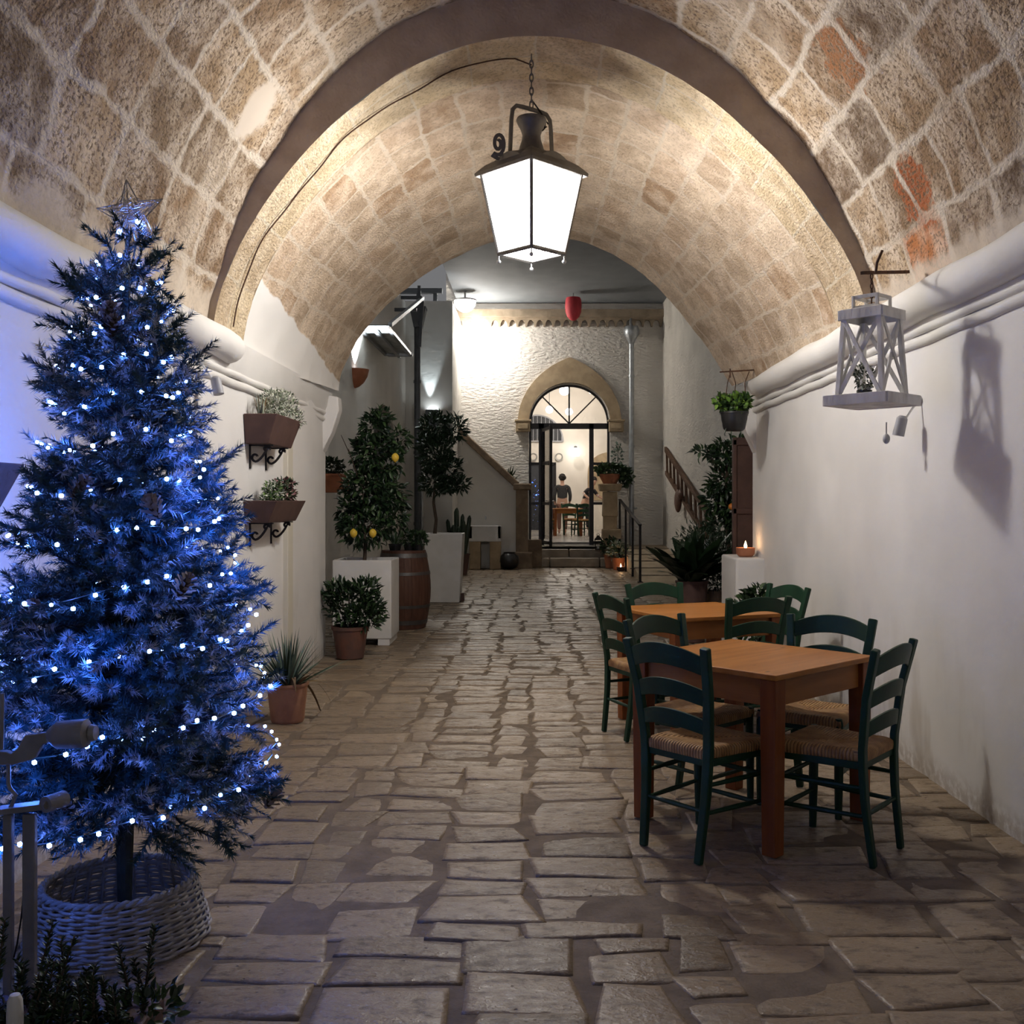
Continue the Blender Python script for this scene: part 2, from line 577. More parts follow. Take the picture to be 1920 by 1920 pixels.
M['pot_brown'] = simple('stained_terracotta', (.14, .055, .035), (.10, .05, .038), 7, .75)
M['white_pot'] = simple('white_painted_planter', (.72, .70, .68), (.66, .64, .61), 4, .55, bump=.12)
M['black_pot'] = simple('black_plastic', (.012, .012, .013), None, rough=.35)
M['soil'] = simple('soil', (.035, .024, .016), (.06, .04, .026), 30, .95, bump=1, bscale=50)
M['leaf'] = simple('dark_leaf', (.007, .021, .008), (.013, .034, .012), 9, .42)
M['leaf_mid'] = simple('mid_leaf', (.026, .058, .018), (.042, .085, .026), 9, .42)
M['leaf_bright'] = simple('fresh_leaf', (.10, .21, .035), (.17, .29, .05), 14, .4)
M['leaf_grey'] = simple('silver_leaf', (.24, .27, .20), (.40, .42, .34), 14, .6)
M['leaf_blue'] = simple('blue_green_leaf', (.09, .14, .11), (.14, .19, .14), 8, .5)
M['leaf_dry'] = simple('dry_leaf', (.20, .13, .055), (.12, .07, .035), 8, .7)
M['blossom'] = simple('purple_blossom', (.20, .08, .10), (.30, .16, .15), 30, .6)
M['white_bloom'] = simple('white_bloom', (.62, .63, .54), (.48, .52, .40), 30, .7)
M['bark'] = simple('bark', (.07, .048, .032), (.045, .03, .02), 9, .85, bump=.6, stretch=(1, 1, .2))
M['lemon'] = simple('lemon_skin', (.78, .56, .07), (.72, .47, .05), 6, .4, bump=.25, bscale=60)
M['orange'] = simple('orange_skin', (.62, .2, .03), None, rough=.45, bump=.2, bscale=70)
M['barrel'] = wood('barrel_stave', (.075, .033, .022), (.115, .054, .036), 'z', 5, .55)
M['hoop'] = simple('barrel_hoop', (.09, .085, .082), (.13, .12, .115), 10, .5, .7)
M['wicker'] = simple('white_wicker', (.40, .38, .37), (.28, .265, .26), 16, .65, bump=.3, bscale=90)
M['pot_weave'] = simple('ridged_terracotta', (.38, .19, .11), (.30, .14, .08), 7, .75)
M['needle'] = simple('led_tinted_needle', (.010, .046, .062), (.020, .080, .105), 8, .5)  # green needles coloured bluer, the blue of the string lights put into the base
M['frost'] = simple('frosted_needle', (.46, .48, .54), (.30, .34, .40), 20, .7)
M['trunk'] = simple('tree_pole', (.018, .026, .02), (.03, .04, .03), 20, .7)
M['cone'] = simple('pine_cone_scale', (.24, .19, .17), (.36, .32, .31), 20, .7)
M['silver'] = simple('silver_wire', (.62, .60, .58), (.45, .43, .42), 30, .35, .7)
M['bauble'] = simple('frosted_bauble', (.55, .54, .56), (.40, .39, .42), 30, .6, bump=.8, bscale=70)
M['scale_paint'] = simple('grey_scale_paint', (.20, .20, .205), (.27, .27, .275), 12, .55, .1, bump=.15)
M['wire_green'] = simple('green_wire', (.006, .02, .014), None, rough=.5)
M['door_iron'] = simple('dark_door_steel', (.014, .012, .013), (.022, .018, .018), 10, .4, .3)
M['room_floor'] = simple('polished_floor', (.34, .32, .30), (.40, .38, .36), 2, .22)
M['old_wood'] = wood('old_brown_wood', (.085, .045, .027), (.15, .085, .052), 'y', 5, .7)
M['brown_panel'] = simple('brown_shutter_paint', (.055, .024, .017), (.075, .034, .024), 6, .6, bump=.2)
M['leather'] = simple('brown_leather', (.10, .045, .028), (.15, .07, .045), 10, .6)
M['skin'] = simple('skin', (.55, .33, .24), None, rough=.5)
M['hair'] = simple('dark_hair', (.014, .010, .009), None, rough=.55, bump=.3, bscale=60)
M['black_cloth'] = simple('black_cloth', (.016, .015, .018), (.024, .022, .026), 30, .85)
M['grey_cloth'] = simple('charcoal_knit', (.04, .04, .042), (.055, .055, .058), 30, .9)
M['white_cloth'] = simple('white_cloth', (.72, .70, .68), None, rough=.8)
M['brown_cloth'] = simple('brown_cloth', (.14, .065, .045), None, rough=.8)
M['red_paper'] = simple('red_paper', (.50, .035, .05), (.42, .028, .04), 5, .7)
M['plate'] = simple('grey_plate', (.42, .40, .37), (.30, .29, .27), 9, .5)
M['dark_room'] = simple('dark_interior', (.02, .021, .026), None, rough=.6)
M['spot_grey'] = simple('grey_lamp_housing', (.36, .36, .38), None, rough=.5)
M['white_cap'] = simple('white_enamel', (.75, .75, .73), None, rough=.4)

M['led'] = emit('led_cold_blue_white', (.12, .25, 1.0), 100)
M['led'].cycles.emission_sampling = 'NONE'
M['globe'] = emit('lit_opal_globe', (1.0, .95, .86), 10)
M['opal'] = emit('lit_opal_dome', (1.0, .97, .92), 45)
M['flame'] = emit('flame', (1.0, .62, .28), 22)
M['bulb'] = emit('lit_bulb', (1.0, .96, .88), 60)
M['tube'] = emit('lit_uplight', (.86, .95, 1.0), 12)


def glass_mat(name, tint=(1, 1, 1), refl=.9):
    n = NT(name)
    tr = n.node('BsdfTransparent', None, {0: tint})
    gl = n.node('BsdfGlossy', None, {0: (1, 1, 1), 1: .0})
    fr = n.node('Fresnel', None, {0: 1.5})
    mx = n.node('MixShader', None, {0: n.math('MULTIPLY_ADD', fr.outputs[0], 1.5, .02)})
    n.t.links.new(tr.outputs[0], mx.inputs[1])
    n.t.links.new(gl.outputs[0], mx.inputs[2])
    n.t.links.new(mx.outputs[0], n.out.inputs[0])
    return n.m


def lit_glass(name, color, strength):
    """clouded lantern glass: lets the bulb through and glows itself"""
    n = NT(name)
    tr = n.node('BsdfTransparent', None, {0: (.93, .93, .93)})
    e = n.node('Emission', None, {0: color, 1: strength})
    mx = n.node('AddShader')
    n.t.links.new(tr.outputs[0], mx.inputs[0])
    n.t.links.new(e.outputs[0], mx.inputs[1])
    n.t.links.new(mx.outputs[0], n.out.inputs[0])
    return n.m


M['glass'] = glass_mat('clear_glass')
M['lamp_glass'] = lit_glass('clouded_lantern_glass', (1, .97, .92), 19)
M['lamp_core'] = lit_glass('lamp_core', (1, .96, .9), 6)
M['canopy_glass'] = simple('wired_canopy_glass', (.62, .66, .66), (.45, .50, .50), 7, .4, bump=.6, bscale=9, bdist=.03)


# ------------------------------------------------------------------ foliage
def rot_frames(D):
    D = D / np.linalg.norm(D, axis=1, keepdims=True)
    up = np.tile(np.array([0., 0, 1]), (len(D), 1))
    up[np.abs(D[:, 2]) > .95] = (1, 0, 0)
    sd = np.cross(D, up)
    sd /= np.linalg.norm(sd, axis=1, keepdims=True)
    nm = np.cross(sd, D)
    return D, sd, nm


def leaf_arrays(Pt, D, L, W, rng, roll=.9, fold=.25, droop=.15):
    """folded pointed leaves: 6 verts, 4 faces as quads"""
    n = len(Pt)
    D, sd, nm = rot_frames(D)
    a = rng.normal(0, roll, n)[:, None]
    s2 = sd * np.cos(a) + nm * np.sin(a)
    n2 = -sd * np.sin(a) + nm * np.cos(a)
    L = np.broadcast_to(L, n)[:, None] * rng.uniform(.7, 1.2, (n, 1))
    W = np.broadcast_to(W, n)[:, None] * rng.uniform(.8, 1.15, (n, 1))
    base = Pt
    mid = Pt + D * L * .5 + n2 * L * .02
    tip = Pt + D * L - n2 * L * droop
    l1 = Pt + D * L * .28 + s2 * W * .42 + n2 * W * fold
    l2 = Pt + D * L * .66 + s2 * W * .40 + n2 * W * fold - n2 * L * droop * .4
    r1 = Pt + D * L * .28 - s2 * W * .42 + n2 * W * fold
    r2 = Pt + D * L * .66 - s2 * W * .40 + n2 * W * fold - n2 * L * droop * .4
    V = np.stack([base, mid, tip, l1, l2, r1, r2], 1).reshape(-1, 3)
    o = (np.arange(n) * 7)[:, None]
    F1 = o + np.array([0, 1, 4, 3])
    F2 = o + np.array([0, 5, 6, 1])
    T1 = o + np.array([1, 2, 4])
    T2 = o + np.array([1, 6, 2])
    tri = np.concatenate([F1[:, [0, 1, 2]], F1[:, [0, 2, 3]], F2[:, [0, 1, 2]], F2[:, [0, 2, 3]], T1, T2])
    return V, tri


def foliage(name, parent, blobs, mats, L, W, seed=1, up=.35, droop=.15, weights=None):
    """blobs: (cx,cy,cz, rx,ry,rz, n) in local coordinates"""
    rng = np.random.default_rng(seed)
    Ps, Ds = [], []
    for cx, cy, cz, rx, ry, rz, n in blobs:
        d = rng.normal(0, 1, (n, 3))
        d /= np.linalg.norm(d, axis=1, keepdims=True)
        r = rng.uniform(.25, 1, (n, 1)) ** .55
        Ps.append(d * r * np.array([rx, ry, rz]) + np.array([cx, cy, cz]))
        Ds.append(d + rng.normal(0, .55, (n, 3)) + np.array([0, 0, up]))
    Pt, D = np.concatenate(Ps), np.concatenate(Ds)
    V, T = leaf_arrays(Pt, D, L, W, rng, droop=droop)
    n = len(Pt)
    pick = rng.choice(len(mats), n, p=weights)
    return np_obj(name, V, T, mats, parent, mi=np.tile(pick, 6))


def blades(name, parent, c, n, L, W, mats, seed=2, spread=1.1, droop=.35, base_r=.03, segs=6, flat_tip=False, up_bias=0.25, both=True):
    """long strap or spiky leaves radiating from a point"""
    rng = np.random.default_rng(seed)
    V, Q, MI = [], [], []
    for i in range(n):
        az = rng.uniform(0, 2 * PI)
        el = PI / 2 - spread * rng.uniform(.05, 1) ** .8
        d = np.array([math.cos(az) * math.cos(el), math.sin(az) * math.cos(el), math.sin(el) + up_bias])
        d /= np.linalg.norm(d)
        sd = np.array([-math.sin(az), math.cos(az), 0]) + rng.normal(0, .25, 3)
        sd -= d * sd.dot(d)
        sd /= np.linalg.norm(sd)
        l = L * rng.uniform(.7, 1.1)
        w = W * rng.uniform(.8, 1.2)
        nm = np.cross(sd, d)
        if nm[2] < 0:
            nm = -nm
        p0 = np.array(c) + np.array([math.cos(az), math.sin(az), 0]) * base_r * rng.uniform(0, 1)
        b = len(V)
        dr = droop * rng.uniform(.4, 1.3)
        for k in range(segs + 1):
            t = k / segs
            p = p0 + d * l * t - np.array([0, 0, 1]) * l * dr * t * t
            ww = w * (math.sin(PI * min(.98, .12 + t * .88)) ** .6 if flat_tip else (1 - t) ** .7 * (.6 + .4 * min(1, t * 5)))
            V += [p - sd * ww / 2 + nm * ww * .12, p + sd * ww / 2 + nm * ww * .12]
            if k:
                j = b + 2 * k
                Q.append((j - 2, j - 1, j + 1, j))
                MI.append(i % len(mats))
    return np_obj(name, np.array(V), np.array(Q), mats, parent, mi=np.array(MI))


def lathe_pot(parent, prof, mat, name='pot', n=28, c=(0, 0, 0), soil_z=None, soil_r=None):
    mb = MB()
    mb.lathe(prof, c, n)
    o = mb.build(name, mat, parent, 40)
    if soil_z is not None:
        s = MB()
        s.lathe([(soil_r, soil_z - .02), (soil_r * .98, soil_z), (0.001, soil_z + .012)], c, n)
        s.build('soil', M['soil'], o, 40)
    return o


def pot_prof(r0, r1, h, lip=.02, th=.012):
    return [(r0 * .9, 0), (r0, .004), (r1, h - lip * 1.6), (r1 + lip * .5, h - lip * 1.5), (r1 + lip * .6, h), (r1 - th, h), (r1 - th, h - .05), (r0 - th, .02), (.001, .02)]

# ================================================================== THE SETTING
END = 9.85          # far end of the vaulted passage
RIB = 6.25          # front face of the rib arch


def fit_profile(pts, deg=6, c=(.04, 2.4)):
    p = np.array(pts) - np.array(c)
    th = np.arctan2(p[:, 0], p[:, 1])
    r = np.hypot(p[:, 0], p[:, 1])
    co = np.polyfit(th, r, deg)
    t0, t1 = th.min(), th.max()

    def f(t):
        a = t0 + (t1 - t0) * t
        q = np.polyval(co, a)
        return np.stack([c[0] + q * np.sin(a), c[1] + q * np.cos(a)], -1)
    return f


inner = fit_profile([(-1.96, 2.44), (-1.93, 2.64), (-1.79, 3.03), (-1.628, 3.326), (-1.383, 3.618), (-1.139, 3.83), (-.814, 4.09), (-.488, 4.22),
                     (-.13, 4.318), (.309, 4.286), (.6, 4.19), (.879, 4.04), (1.253, 3.797), (1.497, 3.553), (1.74, 3.228), (1.986, 2.82), (2.06, 2.5)])
outer = fit_profile([(-2.0, 2.44), (-1.94, 2.75), (-1.823, 3.146), (-1.628, 3.586), (-1.335, 3.928), (-1.009, 4.237), (-.716, 4.43), (-.3, 4.58),
                     (.05, 4.62), (.4, 4.54), (.78, 4.38), (1.09, 4.237), (1.335, 3.993), (1.66, 3.635), (1.823, 3.39), (2.03, 2.9), (2.12, 2.5)])
farp = fit_profile([(-1.865, 2.53), (-1.85, 2.655), (-1.76, 2.90), (-1.61, 3.148), (-1.45, 3.307), (-1.165, 3.553), (-.888, 3.748), (-.523, 3.917), (.12, 4.01),
                    (.82, 3.83), (1.077, 3.625), (1.257, 3.47), (1.462, 3.24), (1.64, 2.98), (1.82, 2.727), (1.91, 2.58)])


def loft(name, fa, fb, y0, y1, ny, nt, mat, disp=.012, dscale=4.0, off0=0.0, off1=0.0):
    t = np.linspace(0, 1, nt)
    A, B = fa(t), fb(t)
    ys = np.linspace(y0, y1, ny)
    w = ((ys - y0) / (y1 - y0))[:, None, None]
    XZ = A[None] * (1 - w) + B[None] * w
    cen = np.array([.04, 2.4])
    dirv = (XZ - cen) / np.linalg.norm(XZ - cen, axis=-1, keepdims=True)
    off = off0 * (1 - w) + off1 * w
    V = np.concatenate([XZ[..., :1], np.broadcast_to(ys[:, None, None], XZ[..., :1].shape), XZ[..., 1:]], -1)
    nz = vnoise(V, dscale, 1) * disp + vnoise(V, dscale * 3, 2) * disp * .4
    XZ = XZ + dirv * (off + nz[..., None])
    V[..., 0], V[..., 2] = XZ[..., 0], XZ[..., 1]
    seg = np.concatenate([[0], np.cumsum(np.linalg.norm(np.diff(A, axis=0), axis=1))])
    uv = np.stack([np.broadcast_to(ys[:, None], (ny, nt)), np.broadcast_to(seg[None], (ny, nt))], -1).reshape(-1, 2)
    return struct(np_obj(name, V.reshape(-1, 3), grid_faces(ny, nt), mat, uv=uv))


loft('ceiling_vault', outer, outer, -1.2, RIB, 130, 150, M['vault_near'], .016)
loft('ceiling_arch_band', inner, inner, RIB, 6.88, 22, 150, M['rib'], .010)
loft('ceiling_passage_vault', inner, farp, 6.88, END, 80, 150, M['vault_far'], .010, off0=.03, off1=0)
# vertical face of the rib where the vault drops
t = np.linspace(0, 1, 150)
Ai, Ao = inner(t), outer(t)
V = []
for k in range(5):
    w = k / 4
    q = Ai * (1 - w) + (Ao + (Ao - np.array([.04, 2.4])) * .01) * w
    yy = np.full((150, 1), RIB) + (vnoise(np.concatenate([q[:, :1], np.full((150, 1), 3.3), q[:, 1:]], 1), 7, 5) * .008)[:, None]
    V.append(np.concatenate([q[:, :1], yy, q[:, 1:]], 1))
struct(np_obj('ceiling_arch_face', np.concatenate(V), grid_faces(5, 150), M['rib_face']))
q = Ai + (Ai - np.array([.04, 2.4])) / np.linalg.norm(Ai - np.array([.04, 2.4]), axis=1, keepdims=True) * .05
V = np.concatenate([np.stack([Ai[:, 0], np.full(150, 6.88), Ai[:, 1]], -1), np.stack([q[:, 0], np.full(150, 6.88), q[:, 1]], -1)])
struct(np_obj('ceiling_arch_lip', V, grid_faces(2, 150), M['rib']))


def wall_poly(name, pts, z0, z1, mat, thick=.25, out=(1, 0)):
    """wall following plan polyline pts, thickness away from 'out' side"""
    n = len(pts)
    V, Fc = [], []
    for x, y in pts:
        for dx in (0, -thick):
            for z in (z0, z1):
                V.append((x + out[0] * dx, y + out[1] * dx, z))
    for i in range(n - 1):
        a, b = i * 4, (i + 1) * 4
        Fc += [(a, b, b + 1, a + 1), (a + 2, a + 3, b + 3, b + 2), (a + 1, b + 1, b + 3, a + 3), (a, a + 2, b + 2, b)]
    Fc += [(0, 1, 3, 2), ((n - 1) * 4, (n - 1) * 4 + 2, (n - 1) * 4 + 3, (n - 1) * 4 + 1)]
    mb = MB()
    mb.add(V, Fc)
    return struct(mb.build(name, mat, smooth=20))


LW = [(-2.0, -1.2), (-2.0, 8.5), (-1.955, 9.0), (-2.0, END)]
wall_poly('wall_left', LW, -.05, 2.45, M['plaster'], .55, (1, 0))
RW = [(2.1, -1.2), (2.1, 5.0), (2.11, END)]
wall_poly('wall_right', RW, -.05, 2.52, M['plaster'], .75, (-1, 0))
# wall above the far arch, facing the courtyard, and the haunches behind the vault edge
Af = farp(t)
top = np.stack([np.linspace(-2.9, 3.3, 150), np.full(150, 7.2)], -1)
mb = MB()
mb.strip([tuple(p + (p - np.array([.04, 2.4])) * .03) for p in Af], [tuple(p) for p in top], END - .3, END, 'xz')
mb.box((-2.47, END - .15, 3.6), (.86, .28, 7.2))
mb.box((2.70, END - .15, 3.6), (1.0, .28, 7.2))
struct(mb.build('wall_front', M['plaster_yard'], smooth=30))
# plaster pier ends closing wall_left / wall_right haunch to the vault foot (curved corbels)
for nm, sx, wx, vx in (('trim_corbel_left', 1, -2.0, -1.86), ('trim_corbel_right', -1, 2.11, 1.93)):
    mb = MB()
    prof = [(wx - sx * .12, 1.9), (wx + sx * .0, 1.93), (wx + sx * .04, 2.02), (wx + sx * .09, 2.12), (wx + sx * .13, 2.24), (vx + sx * .02, 2.34), (vx + sx * .01, 2.46), (wx - sx * .12, 2.5)]
    mb.prism(prof, END - .16, END + .02, 'xz')
    struct(mb.build(nm, M['plaster'], smooth=40, bevel=.012))

# cornices
def cornice(name, wx, sx, z, y0, y1, roll_to, zr):
    mb = MB()
    n = 60
    # two small fillets on the wall
    for (r, dz, dx) in ((.030, 0.0, .015), (.024, .055, .028)):
        pts = []
        for i in range(n + 1):
            y = y0 + (y1 - y0) * i / n
            pts.append((wx + sx * (dx - .012), y, z + dz + .004 * math.sin(i * 1.7 + dz * 50)))
        mb.tube(pts, r, 10)
    # cove board
    mb.prism([(wx - sx * .05, z + .07), (wx + sx * .03, z + .07), (wx + sx * .05, z + .12), (wx + sx * .075, z + .26), (wx - sx * .05, z + .27)], y0, y1, 'xz')
    o = struct(mb.build(name, M['moulding'], smooth=50))
    mb = MB()
    pts, rs = [], []
    for i in range(n + 1):
        y = y0 + (roll_to - y0) * i / n
        pts.append((wx + sx * .055, y, zr + .006 * math.sin(i * .9)))
        rs.append(.098 + .003 * math.sin(i * 1.3))
    for k in range(1, 7):
        a = k / 6 * PI / 2
        pts.append((wx + sx * .055, roll_to + .10 * math.sin(a), zr))
        rs.append(max(.004, .098 * math.cos(a)))
    mb.tube(pts, rs, 20)
    struct(mb.build(name + '_roll', M['moulding'], smooth=60))
    return o


cornice('trim_cornice_left', -2.0, 1, 2.255, -1.2, END - .02, 6.55, 2.455)
cornice('trim_cornice_right', 2.1, -1, 2.335, -1.2, END - .02, 9.3, 2.52)
# patches of lime between roll and vault, pipe chase on left wall
mb = MB()
mb.box((-1.985, 8.27, 1.0), (.05, .17, 2.0))
struct(mb.build('trim_pipe_chase', simple('cream_paint', (.62, .58, .49), None, rough=.7), bevel=.006))

# ------------------------------------------------------------------ paved floor
def pavers():
    rng = np.random.default_rng(5)
    tt = np.array([0, .0, .05, .16, .5, .84, .95, 1.0, 1.0])
    Vs, Fs, At = [], [], []
    k = len(tt)
    kk = 6
    t2 = np.array([0, .0, .12, .88, 1.0, 1.0])
    base_f = grid_faces(k, kk)
    nb = 0

    def stone(x0, x1, y0, y1):
        nonlocal nb
        gx, gy = rng.uniform(.006, .017), rng.uniform(.003, .008)
        x0, x1, y0, y1 = x0 + gx, x1 - gx, y0 + gy, y1 - gy
        if x1 - x0 < .05 or y1 - y0 < .05:
            return
        j = lambda s: rng.normal(0, s)
        sx, sy = .024, .016
        c = np.array([[x0 + j(sx), y0 + j(sy)], [x1 + j(sx), y0 + j(sy)], [x1 + j(sx), y1 + j(sy)], [x0 + j(sx), y1 + j(sy)]])
        U, W = np.meshgrid(tt, t2, indexing='ij')
        p = ((1 - U) * (1 - W))[..., None] * c[0] + (U * (1 - W))[..., None] * c[1] + (U * W)[..., None] * c[2] + ((1 - U) * W)[..., None] * c[3]
        p3 = np.concatenate([p, np.zeros(p.shape[:2] + (1,))], -1)
        wob = vnoise(p3, 9, 3) * .009
        p3[..., 0] += wob
        p3[..., 1] += vnoise(p3, 9, 4) * .008
        h0 = rng.uniform(-.006, .001)
        tx, ty = rng.normal(0, .003), rng.normal(0, .004)
        z = h0 + tx * (U - .5) + ty * (W - .5) + vnoise(p3, 7, 6) * .003
        eu = np.minimum(U, 1 - U) * (x1 - x0)
        ew = np.minimum(W, 1 - W) * (y1 - y0)
        e = np.minimum(eu, ew)
        z = z - .005 * np.exp(-e / .016)
        rim = np.zeros_like(z, bool)
        rim[0, :] = rim[-1, :] = rim[:, 0] = rim[:, -1] = True
        z[rim] = -.045
        p3[..., 2] = np.minimum(z, .002)
        Vs.append(p3.reshape(-1, 3))
        Fs.append(base_f + nb)
        nb += k * kk
        At.append(np.full(k * kk, np.clip(rng.normal(.5 if y0 < 9.5 else .34, .24), 0, 1)))
    y = .6
    while y < 23.4:
        near = y < 6.6
        band = rng.uniform(1.6, 3.2) if near else rng.uniform(.9, 1.9)
        y1 = min(y + band, 23.4)
        x = -2.75 + rng.uniform(0, .3)
        xr = 3.05
        while x < xr:
            w = rng.uniform(.22, .50) if near else rng.uniform(.2, .44)
            if near and rng.random() < .2:
                w = rng.uniform(.16, .26)
            yy = y + rng.uniform(-.06, .0)
            while yy < y1 - .05:
                hgt = rng.uniform(.15, .31) if near else rng.uniform(.10, .19)
                if yy + hgt > y1 - .07:
                    hgt = y1 - yy
                if w > .5 and rng.random() < .15:
                    sp = rng.uniform(.35, .65)
                    stone(x, x + w * sp, yy, yy + hgt)
                    stone(x + w * sp, x + w, yy, yy + hgt)
                else:
                    stone(x, x + w, yy, yy + hgt)
                yy += hgt
            x += w
        y = y1
    V, Fc, A = np.concatenate(Vs), np.concatenate(Fs), np.concatenate(At)
    f = struct(np_obj('floor_paving', V, Fc, M['paver'], attr=A))
    # bedding with slight undulation
    xs, ys = np.linspace(-2.9, 3.4, 90), np.linspace(-1.2, 23.6, 330)
    X, Y = np.meshgrid(xs, ys, indexing='ij')
    Vb = np.stack([X, Y, np.zeros_like(X)], -1)
    Vb[..., 2] = -.0085 + vnoise(Vb, 5, 8) * .004
    struct(np_obj('floor', Vb.reshape(-1, 3), grid_faces(90, 330), M['joint']))


pavers()

# ------------------------------------------------------------------ courtyard shell
def arch_panel(mb, mapf, u0, u1, z0, z1, opens, thick, mi=0, mr=0):
    """panel in (u,z) with openings (a,b,zb,topfunc); mapf(u,z,d)->xyz"""
    us = {u0, u1}
    for a, b, zb, tf in opens:
        for i in range(25):
            us.add(a + (b - a) * i / 24)
    us = sorted(us)
    for a, b in zip(us[:-1], us[1:]):
        m = (a + b) / 2
        op = [o for o in opens if o[0] < m < o[1]]
        segs = [((z0, z0), (z1, z1))]
        if op:
            o = op[0]
            segs = [((z0, z0), (o[2], o[2]))] if o[2] > z0 + 1e-6 else []
            ta, tb = o[3](a), o[3](b)
            segs.append(((ta, tb), (z1, z1)))
            mb.add([mapf(a, ta, 0), mapf(b, tb, 0), mapf(b, tb, thick), mapf(a, ta, thick)], [(0, 1, 2, 3)], mr)
            if o[2] > z0 + 1e-6:
                mb.add([mapf(a, o[2], 0), mapf(b, o[2], 0), mapf(b, o[2], thick), mapf(a, o[2], thick)], [(0, 1, 2, 3)], mr)
        for (la, lb), (ha, hb) in segs:
            mb.add([mapf(a, la, 0), mapf(b, lb, 0), mapf(b, hb, 0), mapf(a, ha, 0)], [(0, 1, 2, 3)], mi)
    for o in opens:
        for uu in (o[0], o[1]):
            mb.add([mapf(uu, o[2], 0), mapf(uu, o[3](uu), 0), mapf(uu, o[3](uu), thick), mapf(uu, o[2], thick)], [(0, 1, 2, 3)], mr)


BY = 23.5
DC, DR, DZ = .83, .935, 3.27     # door centre, half width, springing height


def door_top(u):
    q = max(0.0, 1 - ((u - DC) / DR) ** 2)
    return DZ + .92 * math.sqrt(q)


mb = MB()
arch_panel(mb, lambda u, z, d: (u, BY + d, z), -2.0, 3.1, 0, 7.0, [(DC - DR, DC + DR, .46, door_top)], .45)
struct(mb.build('wall_back', M['plaster_rough'], smooth=0))
# left courtyard wall with arched niche and two little square holes
mb = MB()
NZ = 2.45


def niche_top(u):
    q = max(0.0, 1 - ((u - 18.1) / 1.35) ** 2)
    return NZ + .72 * math.sqrt(q)


LX = -2.62
arch_panel(mb, lambda u, z, d: (LX - d, u, z), END + .25, 21.0, 0, 5.55,
           [(16.75, 19.45, 1.2, niche_top), (12.6, 13.1, 2.05, lambda u: 2.28), (15.0, 15.7, 2.05, lambda u: 2.4)], .3)
struct(mb.build('wall_courtyard_left', M['plaster_yard'], smooth=0))
mb = MB()
mb.box((LX - .25, 18.1, 2.2), (.06, 2.9, 2.3))  # dark grey panel closing the back of the arched niche
struct(mb.build('wall_niche_back', simple('dark_grey_panel', (.055, .055, .06), (.07, .07, .075), 5, .7), smooth=0))
mb = MB()
mb.box((LX - .36, 15.6, 2.8), (.1, 11.6, 5.5))
struct(mb.build('wall_courtyard_left_core', M['plaster_yard'], smooth=0))
mb = MB()
mb.box((-2.205, 21.18, 2.79), (1.09, .36, 5.58))
mb.box((-1.805, 22.44, 2.79), (.29, 2.2, 5.58))
struct(mb.build('wall_courtyard_pier', M['plaster_yard'], smooth=0))
mb = MB()
n = 24
pts = [(2.12, END), (2.5, 10.6), (2.78, 11.8), (2.93, 13.2), (2.97, 14.5), (2.97, BY + .1)]
struct(wall_poly('wall_courtyard_right', pts, -.05, 6.8, M['plaster_rough'], .3, (-1, 0)))
mb = MB()
mb.box((.68, 18.1, 6.12), (4.82, 11.2, .22))
struct(mb.build('ceiling_courtyard', M['slab'], smooth=0))
mb = MB()
mb.box((-2.4, 21.4, 5.86), (1.0, .16, .10))
mb.box((-2.4, 21.4, 5.7), (.08, .08, .3))
mb.box((-2.05, 21.4, 5.7), (.08, .08, .3))
struct(mb.build('trim_ledge', M['slab'], smooth=0))

# stone cornice with hanging scallops on the back wall
mb = MB()
n, sc = 24, .205
mb.box((.6, BY - .09, 5.76), (5.1, .22, .17))
mb.box((.6, BY - .05, 5.655), (5.1, .14, .05))
for i in range(n):
    x0 = -1.8 + i * sc
    a, b = [], []
    for k in range(9):
        th = PI * k / 8
        a.append((x0 + sc / 2 - sc * .40 * math.cos(th), 5.47 + .15 * math.sin(th)))
        b.append((x0 + sc * k / 8, 5.64))
    a = [(x0, 5.47)] + a + [(x0 + sc, 5.47)]
    b = [(x0, 5.64)] + b + [(x0 + sc, 5.64)]
    mb.strip(a, b, BY - .10, BY + .01, 'xz')
struct(mb.build('trim_cornice_back', M['tufa_grey'], smooth=0))

# pointed stone surround with imposts
def pointed(u):
    # two arcs meeting in a point
    R = 1.95
    c = R - 1.19
    x = abs(u - DC)
    return DZ - .02 + math.sqrt(max(0, R * R - (x + c) ** 2)) * .845


mb = MB()
a, b = [], []
for k in range(41):
    th = PI * k / 40
    xi = DC - DR * math.cos(th)
    a.append((xi, DZ + .92 * math.sin(th)))
    xo = DC - 1.19 * math.cos(th)
    b.append((xo, pointed(xo)))
mb.strip(a, b, BY - .07, BY + .05, 'xz')
struct(mb.build('trim_arch_surround', M['tufa_smooth'], smooth=0))
mb = MB()
for sx in (-1, 1):
    x = DC + sx * (DR + .13)
    mb.box((x, BY - .07, DZ - .09), (.33, .2, .24))
    mb.box((x, BY - .175, DZ - .09), (.24, .03, .12))
    mb.box((x, BY - .08, DZ + .045), (.38, .22, .05))
struct(mb.build('trim_impost', M['tufa_smooth'], smooth=0, bevel=.01))

